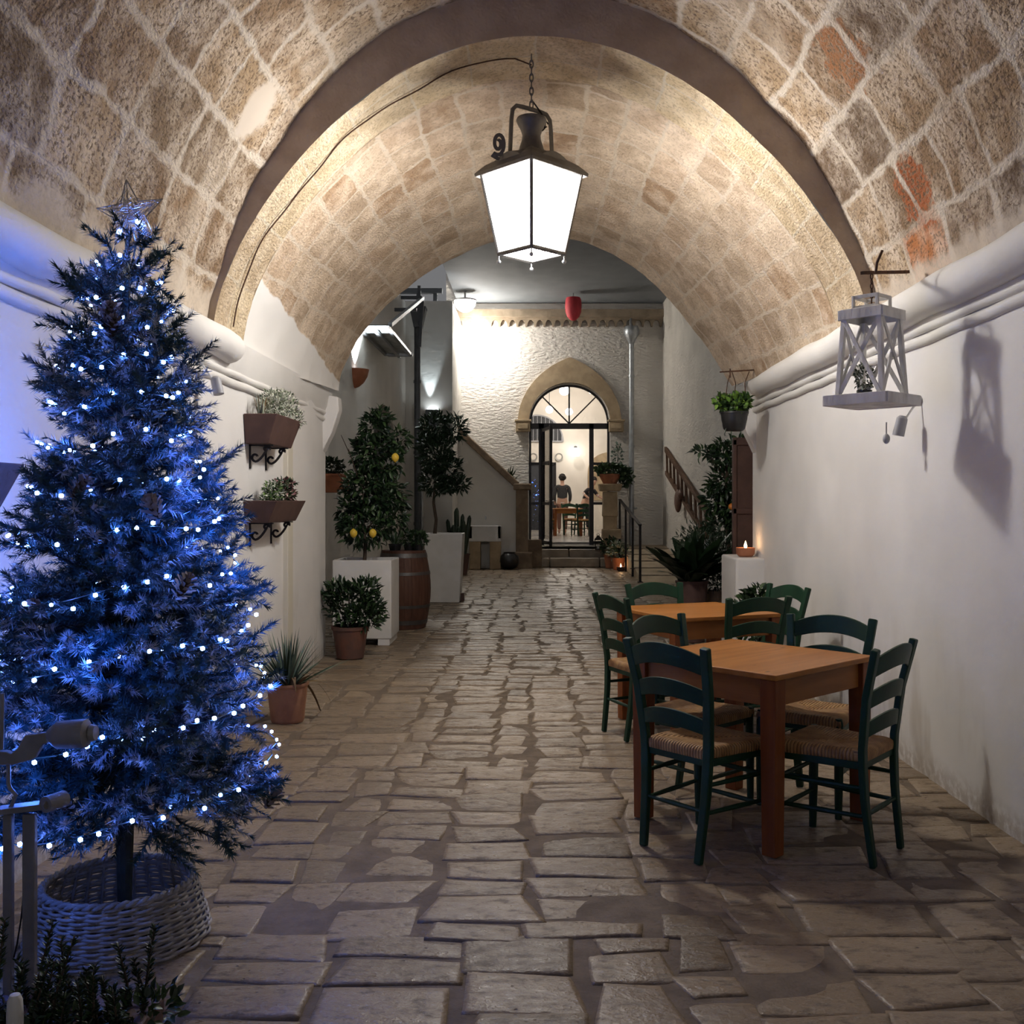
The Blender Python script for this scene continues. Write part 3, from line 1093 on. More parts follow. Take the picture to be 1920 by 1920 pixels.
# steps, landing and ramp
mb = MB()
for i, (x0, x1) in enumerate(((-.26, .36), (.37, 1.48), (1.49, 1.95))):
    mb.box(((x0 + x1) / 2, 23.1, .1), (x1 - x0 - .008, .55 - .03 * (i % 2), .20))
for i, (x0, x1) in enumerate(((-.16, .80), (.81, 1.9))):
    mb.box(((x0 + x1) / 2, 23.42, .19), (x1 - x0 - .008, .44, .38))
mb.box((.83, 23.8, .22), (1.9, .6, .46))
struct(mb.build('floor_steps', M['step_stone'], smooth=0, bevel=.025, seg=3))
mb = MB()
mb.prism([(18.3, -.05), (18.6, .012), (22.9, .47), (BY + .1, .47), (BY + .1, -.05)], 1.98, 3.0, 'yz')
struct(mb.build('floor_ramp', M['ramp'], smooth=0))
mb = MB()
for k in range(5):
    mb.box((2.48, 19.2 + k * .82, .085 + k * .0875), (1.0, .05, .03))
struct(mb.build('trim_ramp_edge', M['step_stone'], smooth=0, bevel=.008))

# stair wall on the left with coping and newel
mb = MB()
sy = 22.55
mb.prism([(-1.95, 0), (-.38, 0), (-.38, 1.80), (-1.95, 3.28)], sy, sy + .28, 'xz')
struct(mb.build('wall_stair', M['plaster_yard'], smooth=0))
mb = MB()
mb.sweep([(-1.98, sy + .12, 3.33), (-.36, sy + .12, 1.83)], [(-.22, -.075), (.22, -.075), (.22, .06), (.18, .075), (-.18, .075), (-.22, .06)])
struct(mb.build('trim_stair_coping', M['tufa_dark'], smooth=0, bevel=.015))
mb = MB()
mb.box((-.25, sy + .1, .95), (.27, .36, 1.72))
mb.box((-.24, sy + .1, 1.79), (.40, .46, .14))
mb.box((-.25, sy + .1, .16), (.46, .5, .40))
mb.box((.02, sy + .42, .30), (.34, .34, .62))
struct(mb.build('trim_stair_newel', M['tufa_dark'], smooth=0, bevel=.03, seg=3))
mb = MB()
for k in range(7):
    mb.box((-.62 - k * .24, sy + .6, (1.62 + k * .22) / 2), (.25, .6, 1.62 + k * .22))
struct(mb.build('floor_stair_flight', M['step_stone'], smooth=0))

# ------------------------------------------------------------------ room behind the door
RZ = .52
mb = MB()
mb.box((1.2, 29.0, RZ - .06), (6.4, 10.2, .12))
struct(mb.build('floor_room', M['room_floor'], smooth=0))
mb = MB()
mb.box((1.2, 34.1, 3.0), (6.4, .2, 5.2))
struct(mb.build('wall_room_back', M['plaster_room'], smooth=0))
for nm, x in (('wall_room_left', -1.9), ('wall_room_right', 4.3)):
    mb = MB()
    mb.box((x, 29.0, 3.0), (.2, 10.1, 5.2))
    struct(mb.build(nm, M['plaster_room'], smooth=0))
mb = MB()
mb.box((1.2, 29.0, 5.55), (6.4, 10.3, .12))
struct(mb.build('ceiling_room', M['plaster_room'], smooth=0))
# lunette window with bars, dark doorway, stone niche on the room's back wall
wn = thing('window_1', None, None, (0, 33.98, 0))
struct(wn)
a = [(.12 + .86 * math.cos(PI * k / 24), 3.46 + .86 * math.sin(PI * k / 24)) for k in range(25)]
mb = MB()
mb.prism(a, -.03, .0, 'xz')
mb.build('pane', M['dark_room'], wn, 0)
mb = MB()
for k in range(13):
    x = -.68 + k * .135
    hgt = math.sqrt(max(.0, .86 ** 2 - (x - .12) ** 2))
    mb.tube([(x, -.05, 3.46), (x, -.05, 3.46 + hgt)], .012, 6)
mb.tube([(p[0], -.05, p[1]) for p in a] + [(a[0][0], -.05, a[0][1])], .025, 6)
mb.build('window_bars', M['spot_grey'], wn)
dr = struct(thing('door_2', None, None, (0, 33.95, RZ)))
mb = MB()
mb.box((.12, 0, 1.1), (1.2, .06, 2.2))
mb.build('panel', M['dark_room'], dr, 0)
mb = MB()
for x, z, w, h in ((.72, 1.1, .07, 2.2), (.42, 1.1, .05, 2.2), (.12, 2.2, 1.26, .08), (.57, 1.05, .3, .06)):
    mb.box((x, -.05, z), (w, .06, h))
mb.build('door_frame', M['door_iron'], dr, 0)
mb = MB()
b = [(2.55 + .75 * math.cos(PI * k / 16), 2.35 + .75 * math.sin(PI * k / 16) ** .8) for k in range(17)]
mb.prism([(3.3, 1.5)] + b + [(1.8, 1.5)], 33.94, 34.02, 'xz')
struct(mb.build('trim_stone_niche', M['tufa_smooth'], smooth=0))

# arched steel door: frame, fanlight, sidelights, one leaf standing open
d1 = struct(thing('door_1', None, None, (0, 23.72, 0)))
mb = MB()
a = [(DC + (DR - .01) * math.cos(PI * k / 32), DZ + .90 * math.sin(PI * k / 32)) for k in range(33)]
bb = [(DC + (DR - .06) * math.cos(PI * k / 32), DZ + .85 * math.sin(PI * k / 32)) for k in range(33)]
mb.strip(a, bb, -.03, .03, 'xz')
mb.box((DC, 0, DZ - .06), (2 * DR - .02, .07, .13))
for x, w in ((DC - DR + .03, .05), (.185, .12), (1.345, .10), (DC + DR - .03, .05)):
    mb.box((x, 0, (DZ + .46) / 2), (w, .07, DZ - .46))
for x0, x1 in ((DC - DR, .2), (1.345, DC + DR)):
    for z in (2.34, 1.42, .52):
        mb.box(((x0 + x1) / 2, 0, z), (x1 - x0, .05, .06))
mb.bar((DC, 0, DZ), (DC, 0, DZ + .87), .035, .04, (0, 1, 0))
for s in (-1, 1):
    mb.bar((DC, 0, DZ), (DC + s * .62, 0, DZ + .62), .03, .04, (0, 1, 0))
mb.build('door_frame', M['door_iron'], d1, 0)
mb = MB()
mb.add([(DC - DR + .05, .0, DZ)] + [(p[0], 0, p[1]) for p in bb[::-1]], [tuple(range(len(bb) + 1))])
mb.build('fanlight_pane', M['glass'], d1, 0)
for x0, x1, yaw in ((DC - DR + .05, .14, math.radians(-2.0)), (1.38, DC + DR - .05, 0)):
    mb = MB()
    xc = (x0 + x1) / 2
    c, s_ = math.cos(yaw), math.sin(yaw)
    for z0, z1 in ((2.37, DZ - .12), (1.45, 2.31), (.55, 1.39)):
        hw = (x1 - x0) / 2
        mb.add([(xc - hw * c, -hw * s_, z0), (xc + hw * c, hw * s_, z0), (xc + hw * c, hw * s_, z1), (xc - hw * c, -hw * s_, z1)], [(0, 1, 2, 3)])
    mb.build('sidelight_pane', M['glass'], d1, 0)
lf = thing('door_leaf', None, None, (.2, -.02, 0), math.radians(-79))
lf.parent = d1
LWd = 1.0
mb = MB()
for x in (.03, LWd - .03):
    mb.box((x, 0, (DZ + .36) / 2), (.11, .05, DZ - .56))
for z in (.54, 1.42, 2.34, DZ - .16):
    mb.box((LWd / 2, 0, z), (LWd - .06, .045, .07))
mb.build('leaf_frame', M['door_iron'], lf, 0)
mb = MB()
mb.box((LWd / 2, 0, 1.85), (LWd - .1, .008, DZ - .8))
mb.build('leaf_pane', M['glass'], lf, 0)
mb = MB()
mb.tube([(LWd - .05, -.03, 1.48), (LWd - .05, -.09, 1.48), (LWd - .17, -.09, 1.48)], .012, 8)
mb.tube([(LWd - .05, .03, 1.48), (LWd - .05, .09, 1.48), (LWd - .17, .09, 1.48)], .012, 8)
mb.build('door_handle', M['steel'], lf)

# ------------------------------------------------------------------ camera and world
cam = bpy.data.cameras.new('camera')
cam.sensor_width = 36
cam.lens = 36.0
cam.shift_x, cam.shift_y = -40 / F, -20 / F
cam.clip_end = 200
co = bpy.data.objects.new('camera', cam)
COL.objects.link(co)
co.location = (0, 0, EYE)
co.rotation_euler = (PI / 2, 0, 0)
S.camera = co
w = bpy.data.worlds.new('night')
S.world = w
w.use_nodes = True
bg = w.node_tree.nodes['Background']
bg.inputs[0].default_value = (.97, .97, 1.0, 1)
bg.inputs[1].default_value = WORLD = .155
S.view_settings.view_transform = 'Standard'
S.view_settings.look = 'None'
S.view_settings.exposure = 0.17
S.view_settings.gamma = 1
S.view_settings.use_curve_mapping = False
S.cycles.use_denoising = True
S.cycles.use_adaptive_sampling = True
S.cycles.adaptive_threshold = .09
S.cycles.adaptive_min_samples = 16
S.cycles.max_bounces = 5
S.cycles.diffuse_bounces = 3
S.cycles.glossy_bounces = 2
S.cycles.denoising_prefilter = 'FAST'
S.cycles.transparent_max_bounces = 8
S.cycles.sample_clamp_indirect = 4
S.cycles.caustics_reflective = False
S.cycles.caustics_refractive = False


def light(name, kind, loc, power, color=(1, 1, 1), radius=.05, parent=None, rot=None, spot=None, blend=.4):
    l = bpy.data.lights.new(name, kind)
    l.energy = power
    l.color = color
    if kind != 'AREA':
        l.shadow_soft_size = radius
    if spot:
        l.spot_size, l.spot_blend = spot, blend
    o = bpy.data.objects.new(name, l)
    COL.objects.link(o)
    o.location = loc
    if rot:
        o.rotation_euler = rot
    if parent is not None:
        o.parent = parent
    return o


light('lantern_light', 'POINT', (-.012, 6.5, 3.42), 120, (1, .95, .88), .08)
light('dome_light', 'POINT', (-1.22, 22.95, 5.10), 125, (1, .94, .85), .08)
light('sconce_light', 'SPOT', (-2.46, 15.0, 3.40), 900, (.93, .97, 1), .03, None, (PI, 0, 0), math.radians(110), .6)
light('uplight_beam', 'SPOT', (-2.12, 20.90, 3.35), 90, (.78, .92, 1), .02, None, (PI, 0, 0), math.radians(40), .6)
light('room_light', 'POINT', (1.0, 28.0, 4.5), 150, (1, .93, .84), .14)
light('room_light', 'POINT', (.9, 32.0, 4.3), 110, (1, .93, .84), .14)
LEDW = 2.1

# ================================================================== LANTERN IN THE PASSAGE
L0 = (-.012, 6.5, 0)
lan = thing('hanging_lantern', 'large lit iron lantern with clouded glass hanging on a chain from the vault', 'lantern', L0)
ZB, ZT, RB, RT = 3.04, 3.545, .208, .318


def crn(r, z, k):
    a = PI / 2 * k - PI / 2
    return Vector((r * math.cos(a), r * math.sin(a), z))


mb = MB()
n = 4
for i, (r, z) in enumerate(((.36, 3.53), (.365, 3.55), (.30, 3.60), (.17, 3.665), (.085, 3.70))):
    mb.v += [tuple(crn(r, z, k)) for k in range(4)]
for i in range(4):
    for k in range(4):
        mb.f.append((i * 4 + k, i * 4 + (k + 1) % 4, i * 4 + 4 + (k + 1) % 4, i * 4 + 4 + k))
        mb.m.append(0)
mb.f.append((19, 18, 17, 16)); mb.m.append(0)
mb.build('roof', M['lantern_iron'], lan, 0, bevel=.004)
mb = MB()
for k in range(4):      # low curved gables on the four roof edges
    p, q = crn(.30, 3.56, k), crn(.30, 3.56, k + 1)
    pts = []
    for j in range(9):
        s = j / 8
        m = p.lerp(q, .1 + .8 * s)
        pts.append((m.x, m.y, 3.565 + .075 * math.sin(PI * s)))
    lo = [(a_, b_, 3.555) for a_, b_, c_ in pts]
    inn = [(a_ * .6, b_ * .6, 3.66) for a_, b_, c_ in pts]
    kk = len(pts)
    mb.add(lo + pts + inn, [(j, j + 1, kk + j + 1, kk + j) for j in range(kk - 1)] + [(kk + j, kk + j + 1, 2 * kk + j + 1, 2 * kk + j) for j in range(kk - 1)])
mb.build('roof_gable', M['lantern_iron'], lan, 40)
mb = MB()
mb.lathe([(.085, 3.68), (.075, 3.72), (.062, 3.76), (.058, 3.79), (.07, 3.83), (.092, 3.87), (.098, 3.885), (.092, 3.90), (.04, 3.91), (.001, 3.912)], n=24)
mb.build('chimney', M['lantern_iron'], lan, 50)
mb = MB()
h = [(-.135, -.10, 3.62), (-.125, -.095, 3.86), (-.118, -.088, 3.925), (-.095, -.07, 3.955), (-.06, -.045, 3.958), (.06, .045, 3.958), (.095, .07, 3.952), (.118, .088, 3.922), (.125, .095, 3.86), (.135, .10, 3.62)]
mb.sweep(h, [(-.012, -.006), (.012, -.006), (.012, .006), (-.012, .006)], (.6, -.8, 0))
mb.build('hoop', M['lantern_iron'], lan, 30)
mb = MB()
pts = []
for k in range(30):
    a = -2.2 + k * .36
    r = .075 * (1 - k / 36)
    pts.append((-.205 + r * math.cos(a) * .55, -.12, 3.70 + r * math.sin(a)))
mb.sweep([(-.20, -.12, 3.60), (-.245, -.12, 3.625)] + pts, [(-.011, -.004), (.011, -.004), (.011, .004), (-.011, .004)], (0, 1, 0))
mb.build('scroll', M['lantern_iron'], lan, 30)
for k in range(4):
    mb = MB()
    mb.tube([crn(RB, ZB, k), crn(RT, ZT, k)], .012, 6)
    mb.build('corner_bar', M['lantern_iron'], lan)
    mb = MB()
    p = crn(RB, ZB, k)
    mb.tube([p, p + Vector((0, 0, -.04))], .005, 6)
    mb.ball(p + Vector((0, 0, -.05)), .014, 8)
    mb.build('finial', M['steel'], lan)
    mb = MB()
    i_ = .012
    mb.add([crn(RB - i_, ZB, k), crn(RB - i_, ZB, k + 1), crn(RT - i_, ZT, k + 1), crn(RT - i_, ZT, k)], [(0, 1, 2, 3)])
    mb.build('glass_pane', M['lamp_glass'], lan, 0)
mb = MB()
for r, z, rr, nm_ in ((RB, ZB, .015, 'bottom_rail'), (RT, ZT, .010, 'top_rail')):
    mb = MB()
    c = [crn(r, z, k) for k in range(4)]
    for k in range(4):
        mb.tube([c[k], c[(k + 1) % 4]], rr, 6)
    mb.build(nm_, M['lantern_iron'], lan)
mb = MB()
mb.add([crn(RB - .015, ZB, k) for k in range(4)], [(0, 1, 2, 3)])
mb.build('bottom_pane', M['lamp_glass'], lan, 0)
mb = MB()
mb.ball((0, 0, 3.42), .045, 10, sc=(1, 1, 1.2))
mb.build('bulb', M['lamp_core'], lan, 60)
mb = MB()
mb.tube([(0, 0, 3.47), (0, 0, 3.66)], .018, 8)
mb.build('socket', M['lantern_iron'], lan)
mb = MB()
z = 3.965
k = 0
while z < 4.30:
    pts = []
    for j in range(14):
        a = 2 * PI * j / 14
        x, zz = .011 * math.cos(a), .027 * math.sin(a)
        pts.append((x if k % 2 == 0 else 0, 0 if k % 2 == 0 else x, z + .022 + zz))
    pts.append(pts[0])
    mb.tube(pts, .0045, 6, caps=False)
    z += .043
    k += 1
mb.build('chain', M['lantern_iron'], lan)
mb = MB()
mb.tube([(.0, 0, 4.02), (.06, .03, 3.95), (.09, .06, 3.90), (.085, .06, 3.86), (.07, .05, 3.84)], .005, 6)
mb.tube([(.085 + .02 * math.cos(a), .06, 3.885 + .02 * math.sin(a)) for a in np.linspace(0, 5.5, 12)], .004, 6)
mb.build('wire', M['iron'], lan)

# cable that follows the arch to the lantern
mb = MB()
pts = []
for tt in np.linspace(.025, .478, 46):
    q = inner(np.array([tt]))[0]
    d = np.array([.04, 2.4]) - q
    q = q + d / np.linalg.norm(d) * (.016 + .004 * math.sin(tt * 90))
    pts.append((q[0], 6.52 + .03 * math.sin(tt * 40) + .06 * (0.48 - tt), q[1]))
pts.append((-.012, 6.5, 4.24))
mb.tube(pts, .005, 6)
tag(mb.build('cable', M['rust']), 'thin dark cable stapled along the arch up to the big lantern', 'cable')

# ================================================================== TABLES AND CHAIRS
tb = thing('dining_table', 'square honey pine table in front, four green chairs around it', 'table', (1.012, 4.752, 0), math.radians(43), 'pine dining tables in the passage')
mb = MB()
mb.box((0, 0, .745), (.80, .80, .024))
mb.build('tabletop', M['pine_top'], tb, 0, bevel=.004)
for a in range(4):
    r = Matrix.Rotation(a * PI / 2, 3, 'Z')
    mb = MB()
    mb.box((0, 0, 0), (.64, .022, .115))
    o = mb.build('apron', M['pine_apron'], tb, 0, bevel=.002)
    o.location = r @ Vector((0, -.355, .675))
    o.rotation_euler = (0, 0, a * PI / 2)
    mb = MB()
    mb.box((0, 0, .3665), (.066, .066, .733), taper=(1.18, 1.18))
    o = mb.build('leg', M['pine_leg'], tb, 0, bevel=.004)
    o.location = r @ Vector((-.352, -.352, 0))

ch = thing('ladderback_chair', 'green ladderback chair at the front left of the front table, back to us', 'chair', group='green rush-seated chairs in the passage')
G = M['green']
SECT = [(-.021, -.0145), (.021, -.0145), (.021, .0145), (-.021, .0145)]


def post_pt(z, s):
    zs = [0, .25, .45, .68, .885]
    xs = [.150, .163, .172, .192, .214]
    ys = [-.228, -.198, -.190, -.215, -.262]
    return Vector((s * np.interp(z, zs, xs), np.interp(z, zs, ys), z))


for s in (-1, 1):
    mb = MB()
    mb.sweep([post_pt(z, s) for z in np.linspace(0, .885, 14)], SECT, (0, 1, 0), scales=[.86 + .14 * min(1, i / 5) for i in range(14)])
    mb.build('leg', G, ch, 0, bevel=.006)
for s in (-1, 1):
    mb = MB()
    mb.tube([(s * .192, .185, 0), (s * .193, .182, .22), (s * .192, .178, .44), (s * .192, .178, .462)], [.016, .021, .020, .014], 12)
    mb.build('leg', G, ch)


def slat(z, h, arch, thick=.014):
    mb = MB()
    a = post_pt(z, 1)
    n = 14
    vs, fs = [], []
    for i in range(n + 1):
        q = -1 + 2 * i / n
        x = q * a.x * .97
        bow = -.032 * (1 - q * q)
        zc = z + arch * (1 - q * q) - arch * .4
        hh = h * (1 + .12 * (1 - q * q))
        for dy, dz in ((-thick / 2, -hh / 2), (thick / 2, -hh / 2), (thick / 2, hh / 2), (-thick / 2, hh / 2)):
            y = np.interp(zc + dz, [.45, .68, .885], [-.190, -.215, -.262]) + bow + dy
            vs.append((x, y, zc + dz))
    for i in range(n):
        for j in range(4):
            fs.append((i * 4 + j, i * 4 + (j + 1) % 4, i * 4 + 4 + (j + 1) % 4, i * 4 + 4 + j))
    fs += [(3, 2, 1, 0), (n * 4, n * 4 + 1, n * 4 + 2, n * 4 + 3)]
    mb.add(vs, fs)
    mb.build('slat', G, ch, 30, bevel=.003)


slat(.820, .080, .042)
slat(.682, .068, .034)
slat(.560, .062, .030)


def seat_w(y):
    return np.interp(y, [-.19, .19], [.165, .205])


mb = MB()
n = 22
vs, fs = [], []
for i in range(n + 1):
    for j in range(n + 1):
        u, v = -1 + 2 * i / n, -1 + 2 * j / n
        uu, vv = math.copysign(abs(u) ** .8, u), math.copysign(abs(v) ** .8, v)
        y = vv * .196
        e = max(abs(uu), abs(vv))
        dip = .012 * (1 - (uu * uu)) * (1 - vv * vv)
        zz = .468 - dip - .016 * max(0, (e - .86) / .14) ** 2
        dia = abs(abs(uu) - abs(vv))
        zz -= .004 * max(0, 1 - dia * 9) * (e < .95)
        vs.append((uu * seat_w(y), y, zz))
for i in range(n):
    for j in range(n):
        a = i * (n + 1) + j
        fs.append((a, a + n + 1, a + n + 2, a + 1))
mb.add(vs, fs)
edge = [(i, 0) for i in range(n + 1)] + [(n, j) for j in range(1, n + 1)] + [(i, n) for i in range(n - 1, -1, -1)] + [(0, j) for j in range(n - 1, 0, -1)]
ids = [i * (n + 1) + j for i, j in edge]
rings = [ids]
for sc_, dz in ((1.012, -.016), (1.0, -.034), (.9, -.042)):
    st = len(mb.v)
    for e_ in ids:
        x, y, z = vs[e_]
        mb.v.append((x * sc_, y * sc_, .452 + dz))
    rings.append(list(range(st, st + len(ids))))
for r0, r1 in zip(rings[:-1], rings[1:]):
    for i in range(len(ids)):
        k = (i + 1) % len(ids)
        mb.f.append((r0[i], r0[k], r1[k], r1[i])); mb.m.append(0)
mb.f.append(tuple(rings[-1])); mb.m.append(0)
mb.build('seat', M['rush'], ch, 60)
mb = MB()
mb.bar((-.19, .172, .405), (.19, .172, .405), .018, .03)
mb.bar((-.165, -.185, .405), (.165, -.185, .405), .018, .03)
for s in (-1, 1):
    mb.bar((s * .168, -.18, .405), (s * .19, .17, .405), .018, .03)
mb.build('seat_frame', G, ch, 0, bevel=.003)
for p, q in (((-.19, .182, .17), (.19, .182, .17)), ((-.19, .18, .30), (.19, .18, .30)), ((-.16, -.203, .21), (.16, -.203, .21)),
             ((-.193, .182, .20), (-.158, -.208, .20)), ((.193, .182, .20), (.158, -.208, .20)),
             ((-.193, .18, .315), (-.166, -.195, .315)), ((.193, .18, .315), (.166, -.195, .315))):
    mb = MB()
    mb.tube([p, Vector(p).lerp(Vector(q), .5), q], [.0085, .0115, .0085], 8)
    mb.build('stretcher', G, ch)


def face(fx, fy):
    return math.atan2(fy, fx) - PI / 2


ch.location = (.742, 4.407, 0)
ch.rotation_euler.z = face(.757, .653)
GC = 'green rush-seated chairs in the passage'
copy_tree(ch, (1.284, 4.366, 0), face(-.77, .636), 'green ladderback chair at the front right corner of the front table')
copy_tree(ch, (.797, 5.02, 0), face(.686, -.727), 'green chair on the far left of the front table, half hidden by another chair')
copy_tree(ch, (1.363, 5.0, 0), face(-.58, -.81), 'green ladderback chair on the far right of the front table, close to the white wall')
copy_tree(ch, (.72, 6.49, 0), face(.92, .39), 'green ladderback chair on the left side of the back table')
copy_tree(ch, (1.285, 6.49, 0), face(-.36, .93), 'green ladderback chair between the two tables, drawn up to the back one')
copy_tree(ch, (1.535, 7.02, 0), face(-.92, -.39), 'green ladderback chair at the wall end of the back table')
copy_tree(ch, (.965, 7.08, 0), face(.39, -.92), 'bright lit green chair beyond the back table, only its top slat showing')
copy_tree(tb, (1.076, 6.745, 0), math.radians(22.5), 'second square pine table, farther down the passage behind the front one')
copy_tree(tb, (.95, 28.5, RZ), math.radians(2), 'orange pine table inside the lit room beyond the glass door', 'tables in the lit room')
copy_tree(ch, (1.30, 28.15, RZ), face(-.35, .93), 'green chair in the lit room with its back to the door', 'chairs in the lit room')
copy_tree(ch, (1.05, 29.2, RZ), face(.1, -1), 'green chair on the far side of the pine table in the lit room', 'chairs in the lit room')
copy_tree(ch, (.42, 28.75, RZ), face(1, .1), 'green chair at the left end of the lit room table', 'chairs in the lit room')

# ================================================================== CHRISTMAS TREE
TX, TY = -1.385, 3.47


def tree_r(z):
    return float(np.interp(z, [.40, .48, .60, .82, 1.10, 1.40, 1.60, 1.80, 1.98, 2.12, 2.24, 2.33], [.42, .50, .53, .49, .43, .36, .285, .255, .205, .165, .12, .05]))


tr = thing('christmas_tree', 'artificial christmas tree with frosted tips, glowing blue beside the left wall', 'christmas tree', (TX, TY, 0))
mb = MB()
mb.tube([(0, 0, .01), (0, 0, .35), (0, 0, 1.2), (.01, 0, 2.36)], [.020, .03, .022, .008], 10)
mb.tube([(-.14, 0, .02), (.14, 0, .02)], .012, 6)
mb.tube([(0, -.14, .02), (0, .14, .02)], .012, 6)
mb.build('trunk', M['trunk'], tr)
rng = np.random.default_rng(21)
tw_p, tw_d, tw_l, tw_f, tw_r = [], [], [], [], []
BR = MB()
nb = 600
zs = []
while len(zs) < nb:
    z = rng.uniform(.47, 2.27)
    if rng.random() < (tree_r(z) + .06) / .60:
        zs.append(z)
for i, z in enumerate(sorted(zs)):
    az = i * 2.39996 + rng.normal(0, .25)
    R = tree_r(z) * rng.uniform(.62, 1.0)
    low = z < .68
    inner_b = rng.random() < .22
    if inner_b:
        R *= .62
    out = np.array([math.cos(az), math.sin(az), 0])
    zt = z + (rng.normal(-.07, .05) if low else rng.normal(.0, .05)) + (.04 if z > 1.6 else 0)
    p0 = np.array([0, 0, z + (.10 if low else .05)])
    p1 = out * R * .55 + np.array([0, 0, (z * .6 + zt * .4)])
    p2 = out * R + np.array([0, 0, zt + rng.uniform(-.02, .06)])
    BR.tube([p0, p1, p2], [.005, .004, .002], 4, caps=False)
    sd = np.array([-out[1], out[0], 0])
    frost = rng.random() < .42
    for a, b in ((p1, p2), (p0 * .35 + p1 * .65, p1)):
        tw_p.append(a); tw_d.append((b - a) / np.linalg.norm(b - a)); tw_l.append(np.linalg.norm(b - a)); tw_f.append(frost and b is p2); tw_r.append(1.0)
    main = (p2 - p1) / np.linalg.norm(p2 - p1)
    for t_ in rng.uniform(.15, .95, 6 if R > .2 else 4):
        q = (p1 * (1 - t_) + p2 * t_) if t_ > .3 else (p0 * (.6 - t_) + p1 * (.4 + t_))
        dd = main * .75 + sd * rng.choice([-1, 1]) * rng.uniform(.4, .9) + np.array([0, 0, rng.normal(.05, .32)])
        dd /= np.linalg.norm(dd)
        tw_p.append(q); tw_d.append(dd); tw_l.append(rng.uniform(.07, .135) * (.7 + R)); tw_f.append(frost and rng.random() < .7); tw_r.append(.9)
tw_p, tw_d, tw_l, tw_f = np.array(tw_p), np.array(tw_d), np.array(tw_l), np.array(tw_f)
cnt = np.maximum(14, (tw_l * 760).astype(int))
idx = np.repeat(np.arange(len(tw_p)), cnt)
N = len(idx)
tt = rng.uniform(0, 1, N)
D, sd, nm = rot_frames(tw_d[idx])
an = rng.uniform(0, 2 * PI, N)[:, None]
rad = sd * np.cos(an) + nm * np.sin(an)
base = tw_p[idx] + D * (tw_l[idx] * tt)[:, None]
nd = D * .62 + rad * (1.1 - .4 * tt)[:, None]
nd /= np.linalg.norm(nd, axis=1, keepdims=True)
nl = rng.uniform(.026, .044, N)[:, None] * (1 - .25 * tt)[:, None]
wv = np.cross(nd, rad)
wv /= np.linalg.norm(wv, axis=1, keepdims=True) + 1e-9
V = np.stack([base - wv * .0023, base + wv * .0023, base + nd * nl], 1).reshape(-1, 3)
Fa = np.arange(N * 3).reshape(-1, 3)
fr = (tw_f[idx] & (tt > .45) & (rng.random(N) < .75))
V[:, 0] = np.maximum(V[:, 0], -1.985 - TX)
brn = BR.build('branches', M['trunk'], tr, 40)
np_obj('needles', V, Fa, [M['needle'], M['frost']], brn, mi=fr.astype(int), flat=True)

# woven collar round the foot
bk = thing('woven_basket', 'low white wicker tree collar around the foot of the christmas tree', 'basket', (TX - .015, TY - .01, 0))
mb = MB()
rows = 20
for r in range(rows):
    z = .008 + r * .0090
    R0 = .292 - .055 * (r / rows) ** 1.2
    pts = []
    for k in range(97):
        a = 2 * PI * k / 96
        pts.append(((R0 + .006 * math.sin(16 * a + PI * (r % 2))) * math.cos(a), (R0 + .006 * math.sin(16 * a + PI * (r % 2))) * math.sin(a), z + .003 * math.sin(5 * a + r)))
    mb.tube(pts, .0056, 6, caps=False)
mb.build('weave', M['wicker'], bk, 60)
mb = MB()
for k in range(32):
    a = 2 * PI * k / 32
    mb.tube([(.29 * math.cos(a), .29 * math.sin(a), .004), (.262 * math.cos(a), .262 * math.sin(a), .1), (.237 * math.cos(a), .237 * math.sin(a), .185)], .006, 5)
mb.build('stake', M['wicker'], bk)
mb = MB()
for o_ in (0, .5):
    mb.tube([((.237 + .007 * math.cos(a * 24 + o_ * 2 * PI)) * math.cos(a), (.237 + .007 * math.cos(a * 24 + o_ * 2 * PI)) * math.sin(a), .19 + .006 * math.sin(a * 24 + o_ * 2 * PI)) for a in np.linspace(0, 2 * PI, 145)], .008, 6, caps=False)
mb.build('rim', M['wicker'], bk, 60)

# string of lights
sl = thing('string_lights', 'string of cold blue white lights wound around the christmas tree', 'string lights', (TX, TY, 0))
pts = []
z, a = .49, -2.0
bulbs = []
rng = np.random.default_rng(4)
acc = 0
wire = []
while z < 2.30:
    R = tree_r(z) * (.87 + .07 * math.sin(a * 3.1) + rng.normal(0, .02))
    sag = .018 * math.sin(a * 4.0) + .03 * math.sin(a)
    p = np.array([R * math.cos(a), R * math.sin(a), z + sag])
    p[0] = max(p[0], -1.97 - TX)
    wire.append(p)
    st = .021
    da = st / max(R, .05)
    a += da
    pitch = float(np.interp(z, [.34, .9, 1.5, 2.3], [.265, .24, .15, .10]))
    z += pitch * da / (2 * PI)
    acc += st
    if acc > rng.uniform(.026, .085):
        acc = 0
        bulbs.append(p * np.array([1.02, 1.02, 1]) + rng.normal(0, .007, 3))
mb = MB()
mb.tube([tuple(p) for p in wire[::2]], .0022, 4, caps=False)
mb.build('wire', M['wire_green'], sl)


